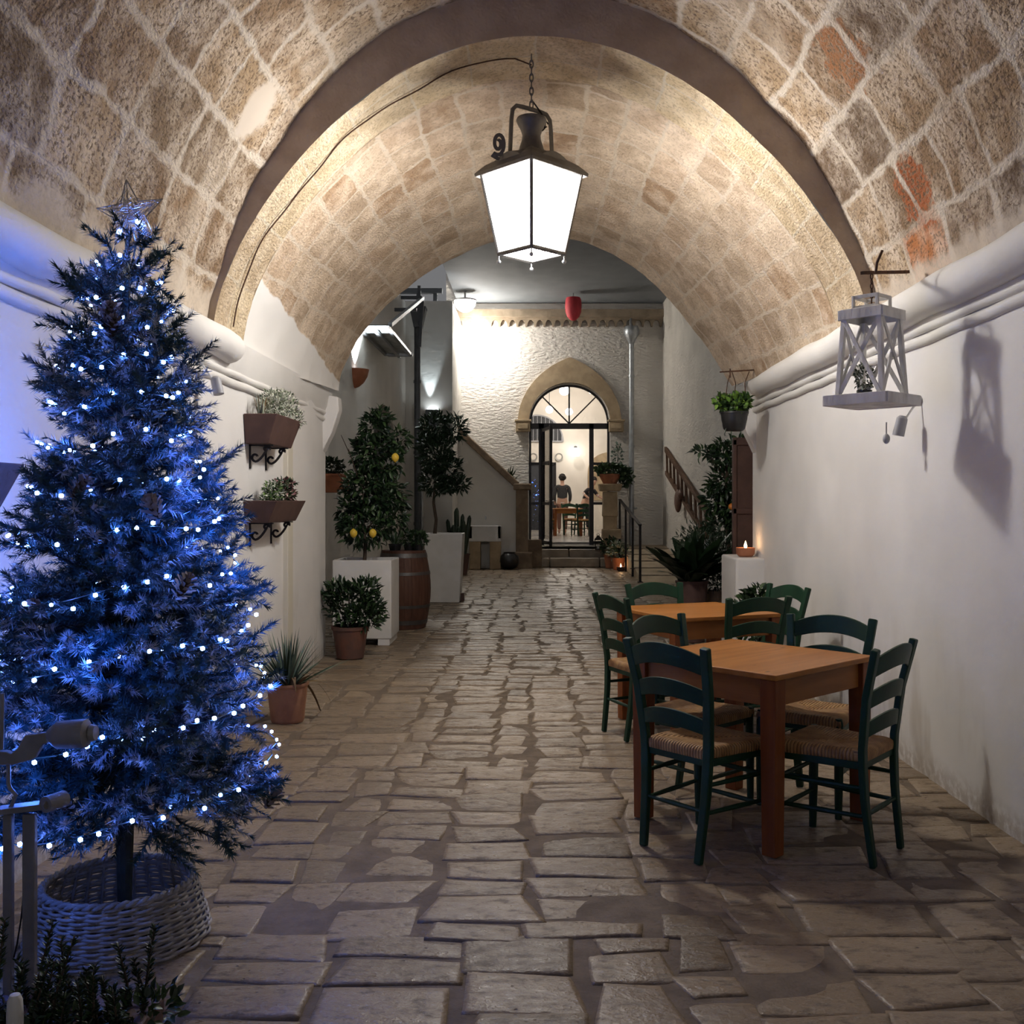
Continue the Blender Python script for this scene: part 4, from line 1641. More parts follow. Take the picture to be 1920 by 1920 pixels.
def ico(c, r):
    g = (1 + 5 ** .5) / 2
    vs = np.array([(-1, g, 0), (1, g, 0), (-1, -g, 0), (1, -g, 0), (0, -1, g), (0, 1, g), (0, -1, -g), (0, 1, -g), (g, 0, -1), (g, 0, 1), (-g, 0, -1), (-g, 0, 1)], float)
    vs *= r / np.linalg.norm(vs[0])
    fs = [(0, 11, 5), (0, 5, 1), (0, 1, 7), (0, 7, 10), (0, 10, 11), (1, 5, 9), (5, 11, 4), (11, 10, 2), (10, 7, 6), (7, 1, 8), (3, 9, 4), (3, 4, 2), (3, 2, 6), (3, 6, 8), (3, 8, 9), (4, 9, 5), (2, 4, 11), (6, 2, 10), (8, 6, 7), (9, 8, 1)]
    return vs + np.array(c), fs


bulbs = np.array(bulbs)
cd = np.array([-TX, -TY])
cd = cd / np.linalg.norm(cd)
front = (bulbs[:, :2] / np.linalg.norm(bulbs[:, :2], axis=1, keepdims=True)) @ cd
order = np.argsort(-front + rng.normal(0, .25, len(bulbs)))
mb = MB()
mb.add(*ico((0, 0, 0), .0078))
proto = None
for k in order[:100]:
    if proto is None:
        proto = mb.build('light_bulb', M['led'], sl, 0)
        o = proto
    else:
        o = proto.copy()
        COL.objects.link(o)
        o.parent = sl
    o.location = bulbs[k]
mb = MB()
for k in order[100:]:
    mb.add(*ico(bulbs[k], .0064))
o = mb.build('light_bulbs', M['led'], sl, 0)
for k in range(0, len(bulbs), max(1, len(bulbs) // 20)):
    b_ = bulbs[k]
    light('string_light_glow', 'POINT', (TX + b_[0] * 1.06, TY + b_[1] * 1.06, b_[2]), LEDW, (.06, .19, 1), .03)
o['kind'] = 'stuff'

# wire star
stc = P(246, 402, TY - .02)
st = thing('star_topper', 'silver wire star on the very top of the christmas tree', 'tree star', stc)
tilt = math.radians(8)
outl = []
for k in range(10):
    a = PI / 2 + tilt + k * PI / 5
    r = .118 if k % 2 == 0 else .050
    outl.append((r * math.cos(a), 0, r * math.sin(a)))
mb = MB()
mb.tube(outl + [outl[0]], .003, 6)
for k in range(0, 10, 2):
    mb.tube([outl[k], (0, -.02, 0)], .0018, 5)
stf = mb.build('star_frame', M['silver'], st)
mb = MB()
r_ = random.Random(3)
for k in range(230):
    i = r_.randrange(10)
    def pt():
        i = r_.randrange(10)
        s, u = r_.random(), r_.random() ** .5
        p = Vector(outl[i]).lerp(Vector(outl[(i + 1) % 10]), s) * u
        return p + Vector((0, r_.uniform(-.014, .014) * (1 - u), 0))
    a = pt()
    b = pt()
    if (a - b).length > .055:
        b = a + (b - a).normalized() * .055
    mb.tube([a, b], .0009, 3, caps=False)
mb.build('wire_mesh', M['silver'], stf)
mb = MB()
mb.tube([(.0, .01, -.04), (.01, .02, -.09), (.0, .02, -.14)], .004, 6)
mb.build('stem', M['silver'], st)
mb = MB()
for p in ((.03, -.02, -.03), (-.03, -.025, -.065)):
    mb.add(*ico(p, .009))
mb.build('star_light', M['led'], st, 0)

# cones and bauble hanging on the branches
cn = thing('pine_cone', 'topmost pine cone on the tree, a hand below the star', 'pine cone', group='pine cones on the christmas tree')
mb = MB()
for k in range(46):
    t_ = k / 45
    a = k * 2.39996
    R = .030 * math.sin(PI * min(1, .12 + t_ * .88)) ** .8 + .003
    z = -.042 + .084 * t_
    d = Vector((math.cos(a), math.sin(a), .35 + t_ * .8)).normalized()
    sdv = Vector((-math.sin(a), math.cos(a), 0))
    c = Vector((R * .35 * math.cos(a), R * .35 * math.sin(a), z))
    tip = c + d * R * .9
    mb.add([c - sdv * .004, c + sdv * .004, tip + sdv * .009, tip - sdv * .009, tip + d * .004], [(0, 1, 2, 3), (3, 2, 4)], 0)
mb.build('scales', M['cone'], cn, 0)
mb = MB()
mb.ball((0, 0, 0), .014, 8, sc=(1, 1, 2.6))
mb.tube([(0, 0, .035), (0, 0, .065)], .0015, 4)
mb.build('core', M['bark'], cn)
cones = [(205, 590, 'topmost pine cone on the tree, a hand below the star'), (212, 615, 'pine cone touching the topmost pine cone from below'),
         (150, 915, 'pine cone on the left flank of the tree, level with the cut-off trough'), (288, 952, 'pine cone on the right half of the tree, level with the lower bracket planter'),
         (115, 1527, 'lowest pine cone on the tree, just above the arm of the grey weighing scale'), (510, 1496, 'pine cone on the outermost right branch of the tree'),
         (345, 1100, 'pine cone in the middle of the tree near its right side'), (60, 1150, 'pine cone near the left edge of the tree at mid height')]
for k, (x, y, lb) in enumerate(cones):
    zz = EYE + (940 - y) * TY / F
    xx = (x - 1000) * TY / F - TX
    R = tree_r(zz) * 1.0
    dy = -math.sqrt(max(.0, R * R - xx * xx)) - .005
    d = TY + dy
    loc = P(x, y, d)
    if k == 0:
        cn.location = loc
        cn.rotation_euler = (.5, .3, 0)
    else:
        o = copy_tree(cn, loc, k * 1.3, lb)
        o.rotation_euler = (math.sin(k) * .6, math.cos(k * 2) * .6, k)
bl = thing('bauble', 'frosted round bauble hanging below the lowest branches over the wicker collar', 'bauble', P(325, 1595, TY - .25))
mb = MB()
mb.ball((0, 0, 0), .027, 14)
mb.build('ball', M['bauble'], bl, 60)
mb = MB()
mb.tube([(0, 0, .025), (0, 0, .036)], .007, 8)
mb.tube([(0, 0, .034), (.002, .01, .10)], .0012, 4)
mb.build('cap', M['silver'], bl)


def clampx(o, x0):
    """leaves bend along the wall instead of passing into it"""
    for v in o.data.vertices:
        if v.co.x < x0:
            v.co.x = x0



# ================================================================== WALL PLANTERS ON SCROLL BRACKETS (left wall)
def wall_planter(name, label, y0, y1, zt, h, brackets=True):
    L = y1 - y0
    o = thing(name, label, 'wall planter', (-2.0, y0, zt - h), 0, 'brown terracotta troughs on the left wall')
    w0, w1 = .165, .235
    mb = MB()
    t_ = .04
    outer_ = [(.004, t_, 0), (w0, t_, 0), (w0, L - t_, 0), (.004, L - t_, 0), (.004, 0, h), (w1, 0, h), (w1, L, h), (.004, L, h)]
    inn = [(.02, .02, h), (w1 - .018, .02, h), (w1 - .018, L - .02, h), (.02, L - .02, h), (.02, .05, h - .05), (w1 - .03, .05, h - .05), (w1 - .03, L - .05, h - .05), (.02, L - .05, h - .05)]
    fs = [(3, 2, 1, 0)] + [(k, (k + 1) % 4, 4 + (k + 1) % 4, 4 + k) for k in range(4)] + [(4 + k, 4 + (k + 1) % 4, 8 + (k + 1) % 4, 8 + k) for k in range(4)]
    fs += [(8 + k, 8 + (k + 1) % 4, 12 + (k + 1) % 4, 12 + k) for k in range(4)]
    mb.add(outer_ + inn, fs)
    mb.build('trough', M['terra_dark'], o, 0, bevel=.005)
    mb = MB()
    mb.add(inn[4:], [(0, 1, 2, 3)])
    mb.build('soil', M['soil'], o, 0)
    if brackets:
        for yb in (.16, L - .16):
            mb = MB()
            mb.bar((.006, yb, .0), (.006, yb, -.17), .022, .008, (1, 0, 0))
            mb.bar((.0, yb, -.006), (.17, yb, -.006), .022, .008, (0, 0, 1))
            pts = []
            for k in range(14):      # small curl at the wall
                a = -PI / 2 - 4.4 + k * 4.4 / 13
                r = .012 + .020 * k / 13
                pts.append((.045 + r * math.cos(a), yb, -.088 + r * math.sin(a)))
            for k in range(1, 10):
                s_ = k / 9
                pts.append((.045 + .085 * s_, yb, -.12 + .012 * s_ + .085 * s_ ** 1.8))
            for k in range(1, 14):
                a = -.3 + k * 4.6 / 13
                r = .030 - .019 * k / 13
                pts.append((.122 + r * math.cos(a), yb, -.032 + r * math.sin(a) * .9))
            mb.sweep(pts, [(-.008, -.0045), (.008, -.0045), (.008, .0045), (-.008, .0045)], (0, 1, 0))
            mb.build('bracket', M['iron'], o, 30)
    return o


wp = wall_planter('wall_planter', 'brown terracotta trough high on the left wall holding silvery white bushes', 7.05, 7.80, 2.075, .205)
foliage('silver_bush', wp, [(.13, .30, .30, .10, .17, .10, 700), (.13, .55, .30, .12, .20, .13, 900), (.16, .74, .22, .10, .12, .09, 350)], [M['leaf_grey'], M['white_bloom'], M['leaf_mid']], .026, .009, 3, .5, weights=[.4, .35, .25])
blades('spiky_shoots', wp, (.10, .10, .18), 16, .20, .022, [M['leaf_grey'], M['leaf_dry']], 5, .5, .1)
wp = wall_planter('wall_planter', 'brown terracotta trough below the silvery one, with small flowering plants', 7.05, 7.95, 1.475, .155)
foliage('flower_stems', wp, [(.13, .32, .22, .07, .12, .075, 300), (.13, .25, .17, .07, .1, .04, 120)], [M['leaf_mid'], M['leaf_bright'], M['white_bloom']], .035, .012, 7, .6, weights=[.5, .25, .25])
foliage('flower_bush', wp, [(.13, .64, .19, .08, .15, .08, 420), (.13, .66, .28, .08, .13, .035, 160)], [M['leaf'], M['leaf_mid'], M['blossom']], .034, .018, 8, .5, weights=[.35, .3, .35])
wp = wall_planter('wall_planter', 'brown terracotta trough on the left wall behind the christmas tree, cut by the frame', 2.75, 3.56, 1.60, .16)
foliage('trailing_plant', wp, [(.13, .35, .17, .07, .25, .03, 160)], [M['leaf'], M['leaf_mid']], .03, .014, 9)


def wall_spot(label, loc, sx, aim, sc=1.0):
    o = thing('wall_spotlight', label, 'spotlight', loc)
    a = Vector(aim).normalized()
    mb = MB()
    mb.tube([Vector((0, 0, 0)) - a * .055 * sc, Vector((0, 0, 0)) - a * .04 * sc, a * .04 * sc, a * .055 * sc], [.016 * sc, .030 * sc, .032 * sc, .032 * sc], 14)
    mb.build('housing', M['spot_grey'], o, 40)
    mb = MB()
    mb.tube([(-sx * .10, 0, .14), (-sx * .06, 0, .09), (0, 0, .0)], .007, 6)
    mb.ball((-sx * .10, 0, .14), .022, 8)
    mb.build('arm', M['white_cap'], o)
    return o


wall_spot('small grey spotlight hanging under the left cornice beside the christmas tree', (-1.885, 6.1, 2.16), 1, (.25, -.1, -1))
ws = wall_spot('small grey spotlight on the right wall just below the hanging wooden lantern', (1.99, 5.55, 1.88), -1, (-.2, .1, -1))
mb = MB()
mb.tube([(-.07, .02, .02), (-.07, .02, -.06)], .004, 6)
mb.ball((-.07, .02, -.07), .02, 8, sc=(1, 1, 1.4))
mb.build('plug', M['spot_grey'], ws)

# ================================================================== YUCCA, PLANTS ON THE LEFT
yp = thing('potted_yucca', 'spiky yucca in a ridged terracotta pot on the floor against the left wall', 'potted plant', (-1.645, 6.85, 0))
mb = MB()
prof = [(.105, 0)]
for k in range(24):
    z = .01 + k * .0098
    prof.append((.108 + .025 * k / 24 + (.0025 if k % 2 else 0), z))
prof += [(.142, .245), (.142, .26), (.128, .26), (.122, .20), (.001, .20)]
mb.lathe(prof, n=30)
mb.build('pot', M['pot_weave'], yp, 30)
yl = blades('leaves', yp, (0, 0, .21), 130, .44, .020, [M['leaf_blue'], M['leaf'], M['leaf_blue']], 4, 1.35, .12, .03)
clampx(yl, -.34)
blades('dry_leaves', yp, (0, 0, .25), 16, .30, .035, [M['leaf_dry']], 6, 1.5, 1.1, .12, up_bias=-.1)

sp = thing('potted_shrub', 'leafy green shrub in a small terracotta pot in front of the white cube planter', 'potted plant', (-1.72, 9.62, 0))
lathe_pot(sp, pot_prof(.125, .165, .30), M['pot_brown'], soil_z=.26, soil_r=.15)
sl_ = foliage('foliage', sp, [(.02, 0, .50, .27, .20, .20, 560), (.16, -.05, .42, .18, .12, .14, 260), (-.12, 0, .62, .12, .1, .10, 160), (.14, 0, .64, .13, .1, .09, 160)], [M['leaf'], M['leaf_mid'], M['leaf']], .075, .028, 12, .6)
clampx(sl_, -.265)
mb = MB()
for k in range(9):
    a = k * 2.4
    mb.tube([(.02 * math.cos(a), .02 * math.sin(a), .26), (.09 * math.cos(a), .07 * math.sin(a), .45), (.16 * math.cos(a), .12 * math.sin(a), .62)], [.008, .005, .003], 5)
mb.build('stems', M['bark'], sp)


def square_planter(label, loc, w, d, h, taper=1.0, feet=True, rotz=0.0):
    o = thing('square_planter', label, 'planter', loc, rotz)
    mb = MB()
    z0 = .07 if feet else 0
    tb_ = 1 / taper
    hw, hd = w / 2, d / 2
    th = .035
    vs = [(-hw * tb_, -hd * tb_, z0), (hw * tb_, -hd * tb_, z0), (hw * tb_, hd * tb_, z0), (-hw * tb_, hd * tb_, z0), (-hw, -hd, h), (hw, -hd, h), (hw, hd, h), (-hw, hd, h)]
    vs += [(-hw + th, -hd + th, h), (hw - th, -hd + th, h), (hw - th, hd - th, h), (-hw + th, hd - th, h), (-hw + th, -hd + th, h - .1), (hw - th, -hd + th, h - .1), (hw - th, hd - th, h - .1), (-hw + th, hd - th, h - .1)]
    fs = [(3, 2, 1, 0)] + [(k, (k + 1) % 4, 4 + (k + 1) % 4, 4 + k) for k in range(4)] + [(4 + k, 4 + (k + 1) % 4, 8 + (k + 1) % 4, 8 + k) for k in range(4)] + [(8 + k, 8 + (k + 1) % 4, 12 + (k + 1) % 4, 12 + k) for k in range(4)]
    mb.add(vs, fs)
    mb.build('box', M['white_pot'], o, 0, bevel=.008)
    mb = MB()
    mb.add(vs[12:], [(0, 1, 2, 3)])
    mb.build('soil', M['soil'], o, 0)
    if feet:
        for sx in (-1, 1):
            mb = MB()
            mb.box((sx * (hw * tb_ - .08), 0, .035), (.12, d * tb_ - .02, .07))
            mb.build('foot', M['white_pot'], o, 0, bevel=.005)
    return o


def trunk(parent, pts, rs, name='trunk'):
    mb = MB()
    mb.tube(pts, rs, 8)
    return mb.build(name, M['bark'], parent, 60)


# lemon tree in the white cube planter
PLX, PLY = -1.745, 10.72
lp = square_planter('white square planter with the lemon tree, beside the wooden barrel', (PLX, PLY, 0), .60, .60, .87, 1.0)
t0 = (P(683, 1050, PLY).x - PLX)
trunk(lp, [(t0, 0, .76), (t0 + .01, 0, 1.0), (t0 - .01, 0, 1.25), (t0 + .02, .02, 1.7)], [.022, .018, .016, .01])
mb = MB()
for k in range(10):
    a = k * 2.4
    mb.tube([(t0, 0, 1.15 + .05 * k), (t0 + .18 * math.cos(a), .16 * math.sin(a), 1.35 + .07 * k), (t0 + .28 * math.cos(a), .22 * math.sin(a), 1.45 + .08 * k)], [.009, .006, .003], 5)
mb.tube([(t0 + .02, .02, 1.7), (t0 + .12, .05, 2.1), (t0 + .16, .05, 2.3)], [.008, .006, .003], 5)
mb.build('branches', M['bark'], lp)


def pxl(x, y, d, ox, oy):
    q = P(x, y, d)
    return (q.x - ox, q.y - oy, q.z)


bl_ = []
for x, y, rx, rz, n_ in ((682, 985, 50, 45, 520), (690, 920, 50, 55, 560), (712, 860, 45, 50, 420), (722, 935, 42, 45, 360), (703, 802, 24, 30, 170), (716, 782, 18, 16, 70), (742, 825, 28, 22, 120), (690, 850, 30, 35, 200), (742, 975, 22, 26, 110), (655, 955, 22, 40, 160)):
    q = pxl(x, y, PLY, PLX, PLY)
    s_ = PLY / F
    bl_.append((q[0], 0 if n_ < 200 else .03, q[2], rx * s_, min(.26, rx * s_ * 1.1), rz * s_, n_))
foliage('foliage', lp, bl_, [M['leaf'], M['leaf'], M['leaf_mid']], .085, .036, 14, -.1, .25)
for k, (x, y, lb) in enumerate(((741, 858, 'lemon high on the right side of the lemon tree'), (663, 1000, 'lemon low on the left of the lemon tree, left of the trunk'), (699, 1000, 'lemon low on the lemon tree, right of the trunk'))):
    o = thing('lemon', lb, 'lemon', P(x, y, PLY - .27), 0, 'lemons on the lemon tree')
    mb = MB()
    mb.lathe([(.001, -.05), (.010, -.044), (.026, -.032), (.037, -.012), (.039, .006), (.034, .024), (.022, .038), (.009, .046), (.001, .049)], n=16)
    mb.build('fruit', M['lemon'], o, 60)
    mb = MB()
    mb.tube([(0, 0, .046), (0, .02, .09)], .003, 5)
    mb.build('stem', M['leaf'], o)

# barrel
bq = thing('wine_barrel', 'old wooden wine barrel with iron hoops between the two white planters', 'barrel', (-1.515, 11.98, 0))
BH, B0, B1 = .90, .255, .315


def brr(z):
    return B0 + (B1 - B0) * math.sin(PI * z / BH)


mb = MB()
for k in range(22):
    a0, a1 = 2 * PI * k / 22 + .008, 2 * PI * (k + 1) / 22 - .008
    vs, fs = [], []
    for i in range(11):
        z = BH * i / 10
        for a in (a0, (a0 + a1) / 2, a1):
            r = brr(z)
            vs.append((r * math.cos(a), r * math.sin(a), z))
    for i in range(10):
        for j in range(2):
            fs.append((i * 3 + j, i * 3 + j + 1, i * 3 + j + 4, i * 3 + j + 3))
    mb.add(vs, fs)
mb.lathe([(brr(0) * .985, 0), (B1 * .985, BH / 2), (brr(BH) * .985, BH)], n=44)
mb.build('staves', M['barrel'], bq, 25)
for z in (.05, .24, .62, .82):
    mb = MB()
    w_ = .05 if z in (.05, .82) else .035
    mb.lathe([(brr(z) + .001, z), (brr(z) + .006, z), (brr(z + w_) + .006, z + w_), (brr(z + w_) + .001, z + w_)], n=44)
    mb.build('hoop', M['hoop'], bq, 25)
mb = MB()
mb.lathe([(B0 * .97, BH - .035), (.001, BH - .035)], n=30)
mb.build('lid', M['barrel'], bq, 0)
for k, (x, rr, seed, lb) in enumerate(((742, .075, 31, 'pale spiky plant in a black pot on the barrel, left one'), (768, .07, 32, 'leafy plant in a small pot on the barrel, middle one'), (786, .065, 33, 'small rounded plant on the right edge of the barrel'))):
    o = thing('potted_plant', lb, 'potted plant', (P(x, 1010, 11.98).x, 11.92 + .05 * (k % 2), .866), 0, 'little pots on the barrel')
    lathe_pot(o, pot_prof(rr * .75, rr, .11, .008, .006), M['black_pot'], soil_z=.09, soil_r=rr * .85, n=20)
    if k == 0:
        blades('leaves', o, (0, 0, .10), 40, .24, .018, [M['leaf_blue'], M['leaf_mid']], 34, 1.0, .3)
    else:
        foliage('leaves', o, [(0, 0, .17, .11, .10, .09, 160)], [M['leaf'], M['leaf_mid']], .055, .026, seed, .4)

# tapered tall planter with a small citrus tree
TPX, TPY = -1.305, 15.1
tp = square_planter('tall tapered white planter with a dark clipped tree, beyond the barrel', (TPX, TPY, 0), .56, .56, 1.0, 1.22, False)
mb = MB()
mb.box((.26, .02, .06), (.05, .12, .12))
mb.build('foot', M['brown_panel'], tp, 0, bevel=.004)
tx = P(814, 1000, TPY).x - TPX
trunk(tp, [(tx, 0, .88), (tx + .03, 0, 1.2), (tx - .01, 0, 1.45), (tx + .02, 0, 1.8)], [.03, .024, .022, .015])
bl_ = []
for x, y, rx, rz, n_ in ((815, 800, 28, 25, 330), (850, 805, 26, 26, 330), (815, 850, 32, 40, 520), (838, 880, 28, 36, 380), (812, 905, 26, 24, 260), (862, 908, 18, 12, 120), (842, 912, 24, 14, 130), (800, 830, 14, 40, 140)):
    q = pxl(x, y, TPY, TPX, TPY)
    s_ = TPY / F
    bl_.append((q[0], 0, q[2], rx * s_, min(.3, rx * s_), rz * s_, n_))
foliage('foliage', tp, bl_, [M['leaf'], M['leaf']], .10, .034, 15, .3, .15)

# terracotta window box and sconce on courtyard's left wall
wb = thing('window_box', 'orange terracotta box with a dark bush on the wall above the white cube planter', 'wall planter', (LX, 12.0, 1.58))
mb = MB()
mb.box((.19, .26, .10), (.36, .50, .21), taper=(1.0, 1.08))
mb.box((.19, .26, .20), (.38, .56, .03))
mb.build('box', M['terracotta'], wb, 0, bevel=.008)
foliage('foliage', wb, [(.18, .24, .30, .17, .26, .11, 420)], [M['leaf'], M['leaf']], .06, .03, 16, .3)
mb = MB()
mb.bar((.02, .1, -.01), (.02, .1, -.12), .02, .01, (1, 0, 0))
mb.bar((.02, .42, -.01), (.02, .42, -.12), .02, .01, (1, 0, 0))
mb.build('bracket', M['iron'], wb, 0)

sc_ = thing('wall_sconce', 'terracotta half bowl sconce throwing light up the left courtyard wall', 'wall lamp', (LX, 15.0, 3.40))
mb = MB()
prof = [(.02, -.27), (.07, -.25), (.14, -.19), (.19, -.10), (.215, 0), (.20, 0), (.175, -.09), (.12, -.17), (.02, -.23)]
mb.lathe(prof, n=18, arc=(-PI / 2, PI / 2))
mb.build('bowl', M['terracotta'], sc_, 50)
mb = MB()
mb.ball((.09, 0, -.05), .045, 8)
mb.build('bulb', M['tube'], sc_, 60)

ub = thing('uplight', 'small black box uplight on the pier behind the dark clipped tree', 'wall lamp', (-2.06, 20.875, 3.16))
mb = MB()
for x, y, w_, d_ in ((-.115, 0, .02, .24), (.115, 0, .02, .24), (0, -.11, .25, .02), (0, .12, .25, .02)):
    mb.box((x, y, 0), (w_, d_, .34))
mb.box((0, 0, -.16), (.25, .24, .02))
mb.build('housing', M['pipe_dark'], ub, 0, bevel=.005)
mb = MB()
mb.box((0, 0, .10), (.19, .19, .05))
mb.build('lamp', M['tube'], ub, 0)

# dark downpipe with hopper, glass canopy on its frame
dp = thing('downpipe', 'dark grey downpipe with a flared hopper at the corner of the left courtyard wall', 'drainpipe', (-2.29, 20.2, 0))
mb = MB()
mb.tube([(0, 0, 0), (0, 0, 5.0)], .062, 14)
for z in (1.0, 2.4, 3.8):
    mb.tube([(0, 0, z), (0, 0, z + .06)], .075, 14)
mb.build('pipe', M['pipe_dark'], dp)
mb = MB()
mb.tube([(.085, .05, 0), (.085, .05, 3.0)], .03, 10)
mb.build('conduit', M['steel'], dp)
mb = MB()
mb.box((.02, 0, 5.07), (.16, .2, .36), taper=(1.9, 1.5))
mb.box((.02, 0, 5.27), (.33, .32, .05))
mb.build('hopper', M['pipe_dark'], dp, 0, bevel=.006)
cn_ = thing('glass_canopy', 'wired glass canopy on steel bars, lit from below, high on the left courtyard wall', 'canopy', (LX, 15.2, 4.05))
mb = MB()
N_ = 26
vs, fs = [], []
for i in range(N_ + 1):
    for zz in (0, .012):
        y = 2.8 * i / N_
        zc = .03 + .012 * math.sin(i * 1.9) + zz
        vs += [(.02, y, zc), (.46, y, zc)]
for i in range(N_):
    a = i * 4
    fs += [(a, a + 1, a + 5, a + 4), (a + 2, a + 6, a + 7, a + 3), (a, a + 4, a + 6, a + 2), (a + 1, a + 3, a + 7, a + 5)]
mb.add(vs, fs)
mb.build('glass_sheet', M['canopy_glass'], cn_, 0)
mb = MB()
for p, q in (((.02, 0, 0), (.02, 2.8, 0)), ((.46, 0, 0), (.46, 2.9, 0)), ((.24, 0, -.01), (.24, 3.0, -.01)), ((0, 0, 0), (.48, 0, 0)), ((0, 2.8, 0), (.5, 2.8, 0)), ((.05, 2.9, 0), (.46, 2.9, 0))):
    mb.bar(p, q, .05, .045)
mb.build('frame', M['steel'], cn_, 0)
mb = MB()
for p, q in (((.48, .1, .06), (.48, 4.6, 1.35)), ((.48, 4.6, 1.35), (.42, 4.6, .4)), ((.1, 4.3, 1.3), (.5, 4.3, 1.3)), ((.1, 3.4, .9), (.5, 3.4, .9)), ((.38, 4.9, .9), (.38, 4.9, 1.65))):
    mb.bar(p, q, .06, .06)
mb.build('steel_struts', M['pipe_dark'], cn_, 0)

# dome lamp, red paper lantern
dl = thing('dome_lamp', 'white half dome lamp glowing at the top left corner of the back wall', 'lamp', P(872, 562, 22.2))
mb = MB()
mb.lathe([(.001, -.27), (.08, -.26), (.16, -.21), (.215, -.13), (.235, -.03)], n=26)
mb.build('dome', M['opal'], dl, 60)
mb = MB()
mb.lathe([(.24, -.03), (.245, .0), (.12, .03), (.02, .05), (.02, .16)], n=26)
mb.build('cap', M['white_cap'], dl, 40)
rl = thing('paper_lantern', 'red paper lantern hanging in front of the back wall cornice', 'lantern', P(1075, 577, 22.3))
mb = MB()
mb.lathe([(.15, .22), (.17, .18), (.18, .05), (.17, -.10), (.13, -.2), (.06, -.27), (.001, -.29)], n=18)
mb.build('shade', M['red_paper'], rl, 30)
mb = MB()
mb.tube([(0, 0, .2), (0, 0, .42)], .006, 5)
mb.build('cord', M['iron'], rl)

# stone sink, cactus, black pot, agave on the stair wall
sk = thing('stone_sink', 'white stone sink on two tufa legs against the stair wall', 'sink', (P(910, 985, 22.3).x, 22.32, 0))
mb = MB()
w_, d_ = .70, .40
mb.box((0, 0, .64), (w_, d_, .08))
for x, y, a, b in ((-w_ / 2 + .04, 0, .08, d_), (w_ / 2 - .04, 0, .08, d_), (0, -d_ / 2 + .04, w_, .08), (0, d_ / 2 - .04, w_, .08)):
    mb.box((x, y, .80), (a, b, .28))
mb.build('basin', M['white_pot'], sk, 0, bevel=.012)
for sx in (-1, 1):
    mb = MB()
    mb.box((sx * .22, 0, .30), (.24, .36, .60))
    mb.build('leg', M['tufa_smooth'], sk, 0, bevel=.012)
mb = MB()
mb.tube([(.0, .19, 1.10), (0, .08, 1.13), (0, .05, 1.08)], .015, 8)
mb.build('tap', M['steel'], sk)
cp = thing('potted_cactus', 'dark finger cactus in a pot between the tall planter and the stone sink', 'potted plant', (P(860, 1000, 20.6).x, 20.6, 0))
lathe_pot(cp, pot_prof(.17, .22, .42), M['terra_dark'], soil_z=.38, soil_r=.19)
mb = MB()
r_ = random.Random(8)
for k in range(11):
    a, r = k * 2.4, .03 + .011 * k
    hgt = r_.uniform(.55, .98)
    x, y = r * math.cos(a), r * math.sin(a)
    mb.tube([(x, y, .36), (x * 1.5, y * 1.5, .36 + hgt * .5), (x * 1.9, y * 1.9, .36 + hgt * .93), (x * 1.95, y * 1.95, .36 + hgt)], [.04, .048, .04, .012], 8)
mb.build('stems', M['leaf'], cp, 60)
mb = MB()
mb.lathe([(.08, 0), (.17, .05), (.22, .16), (.20, .28), (.12, .35), (.13, .37), (.10, .37), (.001, .32)], n=24)
tag(mb.build('black_pot', M['black_pot'], None, 50, loc=(P(955, 1045, 22.2).x, 22.2, 0)), 'round black pot on the ground between the sink and the stair newel', 'pot')
ag = thing('potted_agave', 'agave with pointed leaves in a pot on the stairs behind the coping', 'potted plant', (P(952, 880, 23.1).x, 23.13, 1.62))
lathe_pot(ag, pot_prof(.12, .16, .24), M['terracotta'], soil_z=.21, soil_r=.14)
blades('leaves', ag, (0, 0, .22), 26, .48, .085, [M['leaf'], M['leaf_mid']], 41, 1.2, .15, .03)

# ================================================================== RIGHT OF THE STEPS
pl = thing('stone_pillar', 'short tan stone pillar right of the entrance carrying a potted plant', 'pillar', (1.72, 23.0, .36))
mb = MB()
mb.box((0, 0, .46), (.30, .3, .92))
mb.box((.03, -.02, .38), (.42, .42, .22), taper=(1.0, 1.05))
mb.box((0, 0, 1.05), (.34, .34, .56), taper=(.92, .92))
mb.box((0, 0, 1.42), (.46, .44, .16), taper=(1.15, 1.15))
mb.build('shaft', M['tufa_smooth'], pl, 0, bevel=.02, seg=3)
o = thing('potted_plant', 'geranium in a terracotta bowl on top of the stone pillar', 'potted plant', (1.72, 23.0, 1.862))
lathe_pot(o, pot_prof(.15, .25, .22), M['terracotta'], soil_z=.18, soil_r=.21)
foliage('leaves', o, [(.02, 0, .30, .34, .28, .13, 420), (.36, -.05, .14, .15, .15, .20, 170)], [M['leaf_mid'], M['leaf'], M['leaf_mid']], .10, .08, 42, .4)
foliage('tall_sprig', o, [(.18, 0, .62, .12, .1, .28, 90)], [M['leaf_blue']], .07, .05, 43, .3)
mb = MB()
mb.tube([(.15, 0, .2), (.17, 0, .55), (.2, 0, .88)], [.008, .006, .003], 5)
mb.tube([(.3, -.05, .1), (.38, -.05, -.1), (.42, -.05, -.38)], [.007, .005, .004], 5)
mb.build('stems', M['bark'], o)


